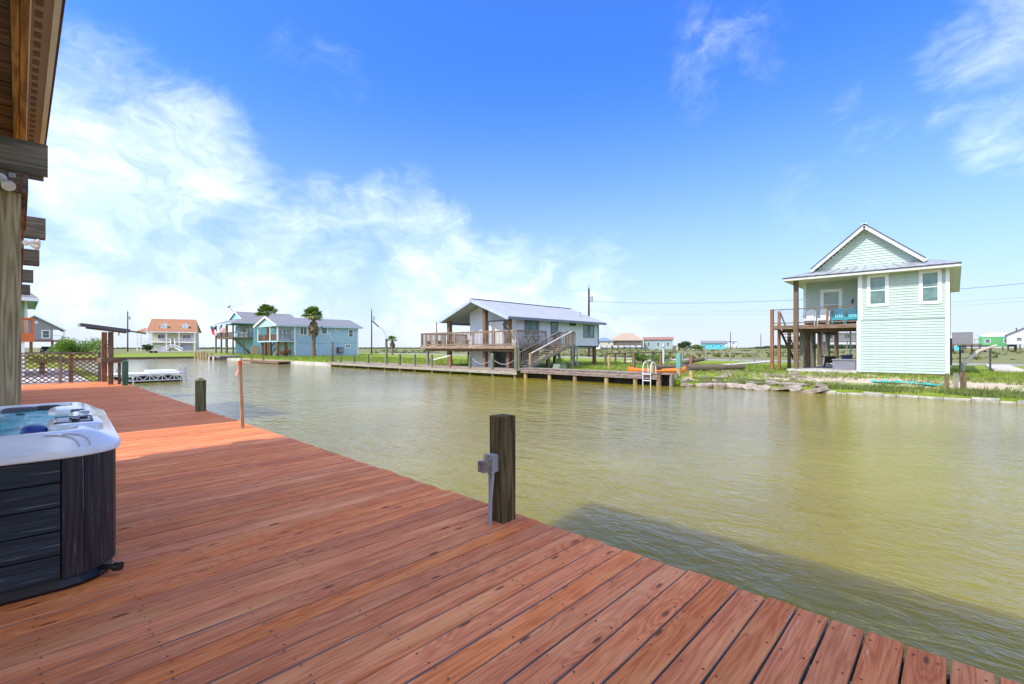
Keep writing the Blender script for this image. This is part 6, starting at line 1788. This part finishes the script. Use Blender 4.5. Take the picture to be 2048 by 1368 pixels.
def palm(label, x, y, z0, zt, rad, nf, seed, skirt=True, lean=(0, 0), wind=(-0.25, 0.25, 0.15)):
    rr = random.Random(seed)
    T = Thing('palm_tree', label, 'palm tree', (x, y, z0), 'fan palms by the canal houses')
    tr_ = MB(); prev = None
    n = 12
    for i in range(n):
        u0, u1 = i / n, (i + 1) / n
        c0 = V(x + lean[0] * u0 ** 2, y + lean[1] * u0 ** 2, z0 + (zt - z0) * u0); c1 = V(x + lean[0] * u1 ** 2, y + lean[1] * u1 ** 2, z0 + (zt - z0) * u1)
        r0 = 0.30 * (1 - 0.35 * u0) * rad / 1.7; r1 = 0.30 * (1 - 0.35 * u1) * rad / 1.7
        tr_.cyl(c0, c1, r0 * 1.04, r1, 10, cap=(i == n - 1))
    T.part('trunk', tr_, MTRUNK, smooth=True)
    top = V(x + lean[0], y + lean[1], zt)
    cr, ye = MB(), MB()
    for k in range(nf):
        az = 6.283 * k * 0.381966 + rr.uniform(-0.2, 0.2)
        el = rr.uniform(-0.15, 1.35)
        d = V(math.cos(az) * math.cos(el), math.sin(az) * math.cos(el), math.sin(el)) + Vector(wind)
        fan(ye if (el < 0.1 and rr.random() < 0.7) else cr, top + V(0, 0, rr.uniform(-0.2, 0.15)), d, rad * rr.uniform(0.85, 1.1), rr, 0.6 if el > 0.4 else 0.9, bw=0.07 * rad / 1.4)
    T.part('crown', cr, MPALM)
    if ye.v:
        T.part('lower_fronds', ye, MPALMY)
    if skirt:
        sk_ = MB()
        for k in range(46):
            az = rr.uniform(0, 6.283); zz_ = zt - rr.uniform(0.0, 0.28) * (zt - z0) - 0.1
            b_ = V(x + lean[0] + 0.18 * math.cos(az), y + lean[1] + 0.18 * math.sin(az), zz_)
            fan(sk_, b_, V(math.cos(az) * 0.45, math.sin(az) * 0.45, -1), rad * rr.uniform(0.5, 0.8), rr, 0.3, 7, 32, 0.05 * rad / 1.4)
        T.part('dead_fronds', sk_, MDEAD)


palm('fan palm with shaggy dead skirt before the blue house', 34.7, 79.7, 0.45, 7.3, 2.1, 64, 4)
palm('fan palm crown rising behind the blue house roof', 36.6, 106.8, 0.45, 9.2, 2.5, 60, 8, skirt=False)
palm('small lone fan palm on the grass right of the blue house', 52.2, 83.0, 0.5, 3.6, 1.2, 36, 12)


def bush(name, label, x, y, z0, wd, ht, n, ls, mat, seed, cat='bush', trunk=True, group=None, flat=0.75):
    rr = random.Random(seed)
    T = Thing(name, label, cat, (x, y, z0), group)
    if trunk:
        tm_ = MB()
        for k in range(5):
            a = rr.uniform(0, 6.28)
            tm_.cyl((x + 0.05 * wd * math.cos(a), y + 0.05 * wd * math.sin(a), z0), (x + 0.28 * wd * math.cos(a), y + 0.28 * wd * math.sin(a), z0 + ht * 0.55), 0.025 * wd, 0.008 * wd, 6)
        T.part('trunk', tm_, MBROWNZ)
    cl_ = [(rr.uniform(-0.36, 0.36) * wd, rr.uniform(-0.3, 0.3) * wd, ht * rr.uniform(0.38, 0.8), rr.uniform(0.13, 0.24) * wd) for _ in range(14)]
    lm = MB()
    for k in range(n):
        cx, cy, cz, cr_ = rr.choice(cl_)
        v_ = V(rr.gauss(0, 1), rr.gauss(0, 1), rr.gauss(0, 1)).normalized() * cr_ * rr.uniform(0.55, 1.05)
        c_ = V(x + cx + v_.x, y + cy + v_.y, z0 + max(0.05 * ht, cz + v_.z * flat))
        d = V(rr.gauss(0, 1), rr.gauss(0, 1), rr.gauss(0, 0.6)).normalized(); e = d.cross(V(rr.gauss(0, 1), rr.gauss(0, 1), rr.gauss(0, 1))).normalized()
        s_ = ls * rr.uniform(0.6, 1.3)
        lm.add([c_ - d * s_, c_ + e * s_ * 0.5, c_ + d * s_, c_ - e * s_ * 0.5], [(0, 1, 2, 3)])
    T.part('foliage', lm, mat)


MLG = leaf('light_leaf', (0.09, 0.19, 0.022), (0.24, 0.36, 0.05)); MDG = leaf('dark_leaf', (0.025, 0.065, 0.018), (0.085, 0.15, 0.04)); MMG = leaf('mid_leaf', (0.08, 0.15, 0.025), (0.18, 0.26, 0.06))
bush('spreading_tree', 'low bright green spreading tree left of the cleaning stand', 8.3, 127.0, 0.5, 8.2, 3.0, 5600, 0.17, MLG, 5, 'tree')
bush('round_tree', 'dark round tree right of the grey green house on the horizon', 225.5, 96.5, 0.8, 7.6, 4.4, 2600, 0.30, MDG, 6, 'tree')
bush('round_tree', 'smaller pale green tree beside the dark round tree', 250.0, 100.5, 0.8, 8.0, 2.6, 1600, 0.30, MMG, 7, 'tree')
bush('shrub', 'dark shrub beside the pale pole left of the yellow house', 24.2, 161.0, 0.7, 3.2, 2.3, 1200, 0.16, MDG, 8)
bush('shrub', 'bright shrub growing at the rail fence behind the lawn posts', 39.5, 21.2, 0.45, 1.7, 1.2, 1000, 0.09, MMG, 9, trunk=False)
bush('shrub', 'low weedy shrub along the fence before the pedestal', 46.0, 22.6, 0.45, 3.0, 0.8, 1200, 0.09, MMG, 10, trunk=False)
bush('shrub', 'red brown weeds under the blue house stairs', 31.6, 84.0, 0.45, 2.6, 1.2, 900, 0.10, leaf('russet_leaf', (0.14, 0.06, 0.025), (0.28, 0.14, 0.06)), 11, trunk=False)
bush('shrub', 'small green shrub at the foot of the grey house stairs', 27.1, 20.9, 0.80, 0.8, 0.55, 400, 0.06, MMG, 13, trunk=False)

# feathery palm beside the green house
fp = Thing('feather_palm', 'drooping feather palm behind the lattice fence by the green house', 'palm', (1.0, 41.6, 0.36))
rr = random.Random(3)
lv = MB()
for k in range(22):
    az = 6.283 * k / 22 + rr.uniform(-0.2, 0.2); L = rr.uniform(1.5, 2.1); el = rr.uniform(0.5, 1.2)
    d = V(math.cos(az), math.sin(az), 0)
    pts = [V(1.0, 41.6, 1.0) + d * L * u * math.cos(el) * 1.1 + V(0, 0, L * (u * math.sin(el) * 1.15 - 0.85 * u * u)) for u in [q / 9 for q in range(10)]]
    lv.tube(pts, 0.012, 4)
    sd = d.cross(V(0, 0, 1))
    for q in range(1, 10):
        for f in (0.0, 0.5):
            c_ = pts[q - 1] + (pts[q] - pts[q - 1]) * f
            for s_ in (-1, 1):
                e = c_ + sd * s_ * 0.34 * (1 - 0.55 * q / 10) + d * 0.16 - V(0, 0, 0.12)
                lv.add([c_, c_ + d * 0.03, e], [(0, 1, 2)])
fp.part('fronds', lv, MPALM)
fp.part('trunk', MB().cyl((1.0, 41.6, 0.3), (1.0, 41.6, 1.05), 0.16, 0.12, 10), MTRUNK)

# grass blades on the far lawn and rank growth on the shore: nobody could count it
MGRASS = leaf('grass_blade', (0.11, 0.18, 0.018), (0.27, 0.33, 0.055), 0.6, 0.3)
MWEEDG = leaf('shore_weed', (0.10, 0.15, 0.03), (0.24, 0.28, 0.075), 0.6, 0.3)
MWEED = leaf('dry_weed', (0.13, 0.14, 0.035), (0.31, 0.29, 0.11), 0.7, 0.2)
def tufts(n, xr, yr, hmin, hmax, seed, bl=4, mask=None):
    rr = random.Random(seed); mb = MB()
    for _ in range(n):
        x_, y_ = rr.uniform(*xr), rr.uniform(*yr)
        if mask and not mask(x_, y_, rr):
            continue
        z_ = ground_z(x_, y_) - 0.01
        if z_ < 0:
            continue
        h_ = rr.uniform(hmin, hmax)
        for k in range(bl):
            a = rr.uniform(0, 6.283); s_ = rr.uniform(0.2, 0.7) * h_
            bx_, by_ = x_ + rr.uniform(-0.08, 0.08), y_ + rr.uniform(-0.08, 0.08)
            w_ = 0.012 + 0.02 * h_
            mb.add([(bx_ - w_ * math.sin(a), by_ + w_ * math.cos(a), z_), (bx_ + w_ * math.sin(a), by_ - w_ * math.cos(a), z_), (bx_ + s_ * math.cos(a), by_ + s_ * math.sin(a), z_ + h_)], [(0, 1, 2)])
    return mb
def lawn_mask(x_, y_, r_):
    if 26.2 < x_ < 37.8 and 24.4 < y_ < 31: return False
    if 36 < x_ < 52 and 0.2 < y_ < 8.2: return False
    if 23.2 < x_ < 25.6 and y_ > 21.4: return False
    if x_ < bank_x(y_) + 0.1: return False
    if 27.6 < x_ < 31.5 and y_ < 7.5 and noise.noise((x_ * 0.75, y_ * 0.75, 0)) > -0.15: return False
    return noise.noise((x_ * 0.35, y_ * 0.35, 9)) > -0.45
g_ = tufts(15000, (24.0, 46), (-9, 36), 0.06, 0.17, 31, 4, lawn_mask)
struct('lawn_grass', g_, MGRASS, kind='stuff')
def shore_mask(x_, y_, r_):
    return x_ > bank_x(y_) + 0.12 and (noise.noise((x_ * 0.9, y_ * 0.5, 2)) > -0.1)
struct('shore_weeds', tufts(5200, (25.0, 27.6), (-10, 11.2), 0.07, 0.22, 32, 4, shore_mask), MWEEDG, kind='stuff')
struct('dry_shore_grass', tufts(3200, (25.0, 34), (-10, 12), 0.08, 0.26, 33, 4, lambda a, b_, c_: a > bank_x(b_) + 0.1 and not (36 < a) and noise.noise((a * 0.5, b_ * 0.5, 14)) > 0.05), MWEED, kind='stuff')
struct('canal_side_grass', tufts(9000, (24.7, 40), (34, 104), 0.10, 0.30, 34, 3, lambda a, b_, c_: not (30 < a < 46 and 84 < b_ < 95)), MGRASS, kind='stuff')
# rank vegetation of the marsh fields
fv = MB(); rr = random.Random(77)
for k in range(1900):
    x_ = 64 + 150 * rr.random() ** 1.6; y_ = rr.uniform(-30, 140)
    if noise.noise((x_ * 0.05, y_ * 0.05, 4)) < -0.05:
        continue
    z_ = ground_z(x_, y_); s_ = rr.uniform(0.25, 0.8)
    for q in range(6):
        a = rr.uniform(0, 6.283)
        fv.add([(x_ + rr.uniform(-s_, s_), y_ + rr.uniform(-s_, s_), z_ - 0.02), (x_ + rr.uniform(-s_, s_), y_ + rr.uniform(-s_, s_), z_ - 0.02), (x_ + rr.uniform(-s_, s_), y_ + rr.uniform(-s_, s_), z_ + s_ * rr.uniform(0.4, 0.9))], [(0, 1, 2)])
struct('field_vegetation', fv, leaf('field_leaf', (0.13, 0.145, 0.045), (0.25, 0.255, 0.095), 0.7, 0.3), kind='stuff')
# the far-off wood on the horizon
wd_ = MB(); rr = random.Random(5)
for k in range(520):
    a = rr.random(); d0 = rr.uniform(0, 40)
    x_ = 520 + d0 + 30 * a; y_ = 165 - 170 * a
    h_ = (2.2 + 2.8 * (0.5 + 0.5 * noise.noise((a * 14, 0, 3)))) * smooth(0.0, 0.25, a)
    z_ = 0.9
    for q in range(16):
        c_ = V(x_ + rr.uniform(-4, 4), y_ + rr.uniform(-4, 4), z_ + rr.uniform(0.1, 1) * h_)
        s_ = rr.uniform(0.6, 1.3)
        d = V(rr.gauss(0, 1), rr.gauss(0, 1), rr.gauss(0, 0.6)).normalized() * s_; e = V(rr.gauss(0, 1), rr.gauss(0, 1), rr.gauss(0, 1)).normalized() * s_
        wd_.add([c_ - d, c_ + e, c_ + d, c_ - e], [(0, 1, 2, 3)])
struct('distant_wood', wd_, leaf('far_wood', (0.035, 0.06, 0.03), (0.09, 0.12, 0.055), 0.8, 0.1), kind='stuff')
hz_ = MB(); rr = random.Random(15)
for k in range(900):
    az = rr.uniform(R(2), R(64)); d0 = rr.uniform(420, 900)
    x_, y_ = d0 * math.sin(az), d0 * math.cos(az)
    h_ = 0.5 + 1.6 * max(0, noise.noise((az * 30, 0, 1)))
    for q in range(5):
        c_ = V(x_ + rr.uniform(-6, 6), y_ + rr.uniform(-6, 6), 0.9 + rr.uniform(0, 1) * h_)
        s_ = rr.uniform(0.6, 1.6)
        hz_.add([c_ + V(-s_, s_, -s_ * 0.4), c_ + V(s_, -s_, -s_ * 0.4), c_ + V(0, 0, s_ * 0.7)], [(0, 1, 2)])
struct('horizon_scrub', hz_, leaf('far_wood', (0.035, 0.06, 0.03), (0.09, 0.12, 0.055)), kind='stuff')

# ------------------------------------------------------------------ vehicles
def car(name, label, x, y, z0, yaw, mat, s_=1.0):
    T = Thing(name, label, 'car', (x, y, z0), rz=yaw, local=True)
    prof = [(-2.2, 0.35), (-2.25, 0.75), (-1.9, 0.95), (-1.1, 1.0), (-0.55, 1.5), (1.2, 1.55), (1.75, 1.05), (2.2, 0.95), (2.25, 0.4)]
    T.part('body', MB().prism([(a, -0.85, b_) for a, b_ in prof], (0, 1.7, 0)), mat, bevel=0.08)
    T.part('window', MB().prism([(-0.95, -0.87, 1.02), (-0.5, -0.87, 1.42), (1.12, -0.87, 1.46), (1.55, -0.87, 1.04)], (0, 1.74, 0)), MGLASS)
    for a in (-1.4, 1.4):
        for b_ in (-0.86, 0.66):
            wl = T.part('wheel', MB().cyl((a, b_, 0.33), (a, b_ + 0.2, 0.33), 0.33, n=14), MBLACK)
    T.part('headlight', MB().box(-2.29, -2.2, -0.7, -0.35, 0.65, 0.8), MWHITE)
    T.part('headlight', MB().box(-2.29, -2.2, 0.35, 0.7, 0.65, 0.8), MWHITE)


car('parked_car', 'dark car parked under the grey gabled stilt house', 4.6, 158.5, 0.75, R(80), paint('dark_car_paint', (0.02, 0.022, 0.026), 0.25))
car('parked_car', 'white car parked by the beige house with blue roof', 188.0, 122.0, 0.85, R(20), MWHITE)
bt_ = Thing('boat_trailer', 'empty boat trailer on the grass left of the yellow house', 'trailer', (23.0, 138.0, 0.6))
bt_.part('frame', MB().beam((21.0, 138.6, 1.1), (25.6, 136.9, 1.1), 0.2, 0.15).beam((21.2, 139.6, 1.1), (24.6, 138.4, 1.1), 0.15, 0.15), MSTEEL)
for (a, b_) in ((21.6, 138.2), (22.4, 137.9)):
    bt_.part('wheel', MB().cyl((a, b_, 0.95), (a - 0.1, b_ - 0.25, 0.95), 0.36, n=12), MBLACK)
bt_.part('winch_post', MB().beam((25.0, 137.1, 1.1), (25.1, 137.1, 2.0), 0.12, 0.12), MDARK)
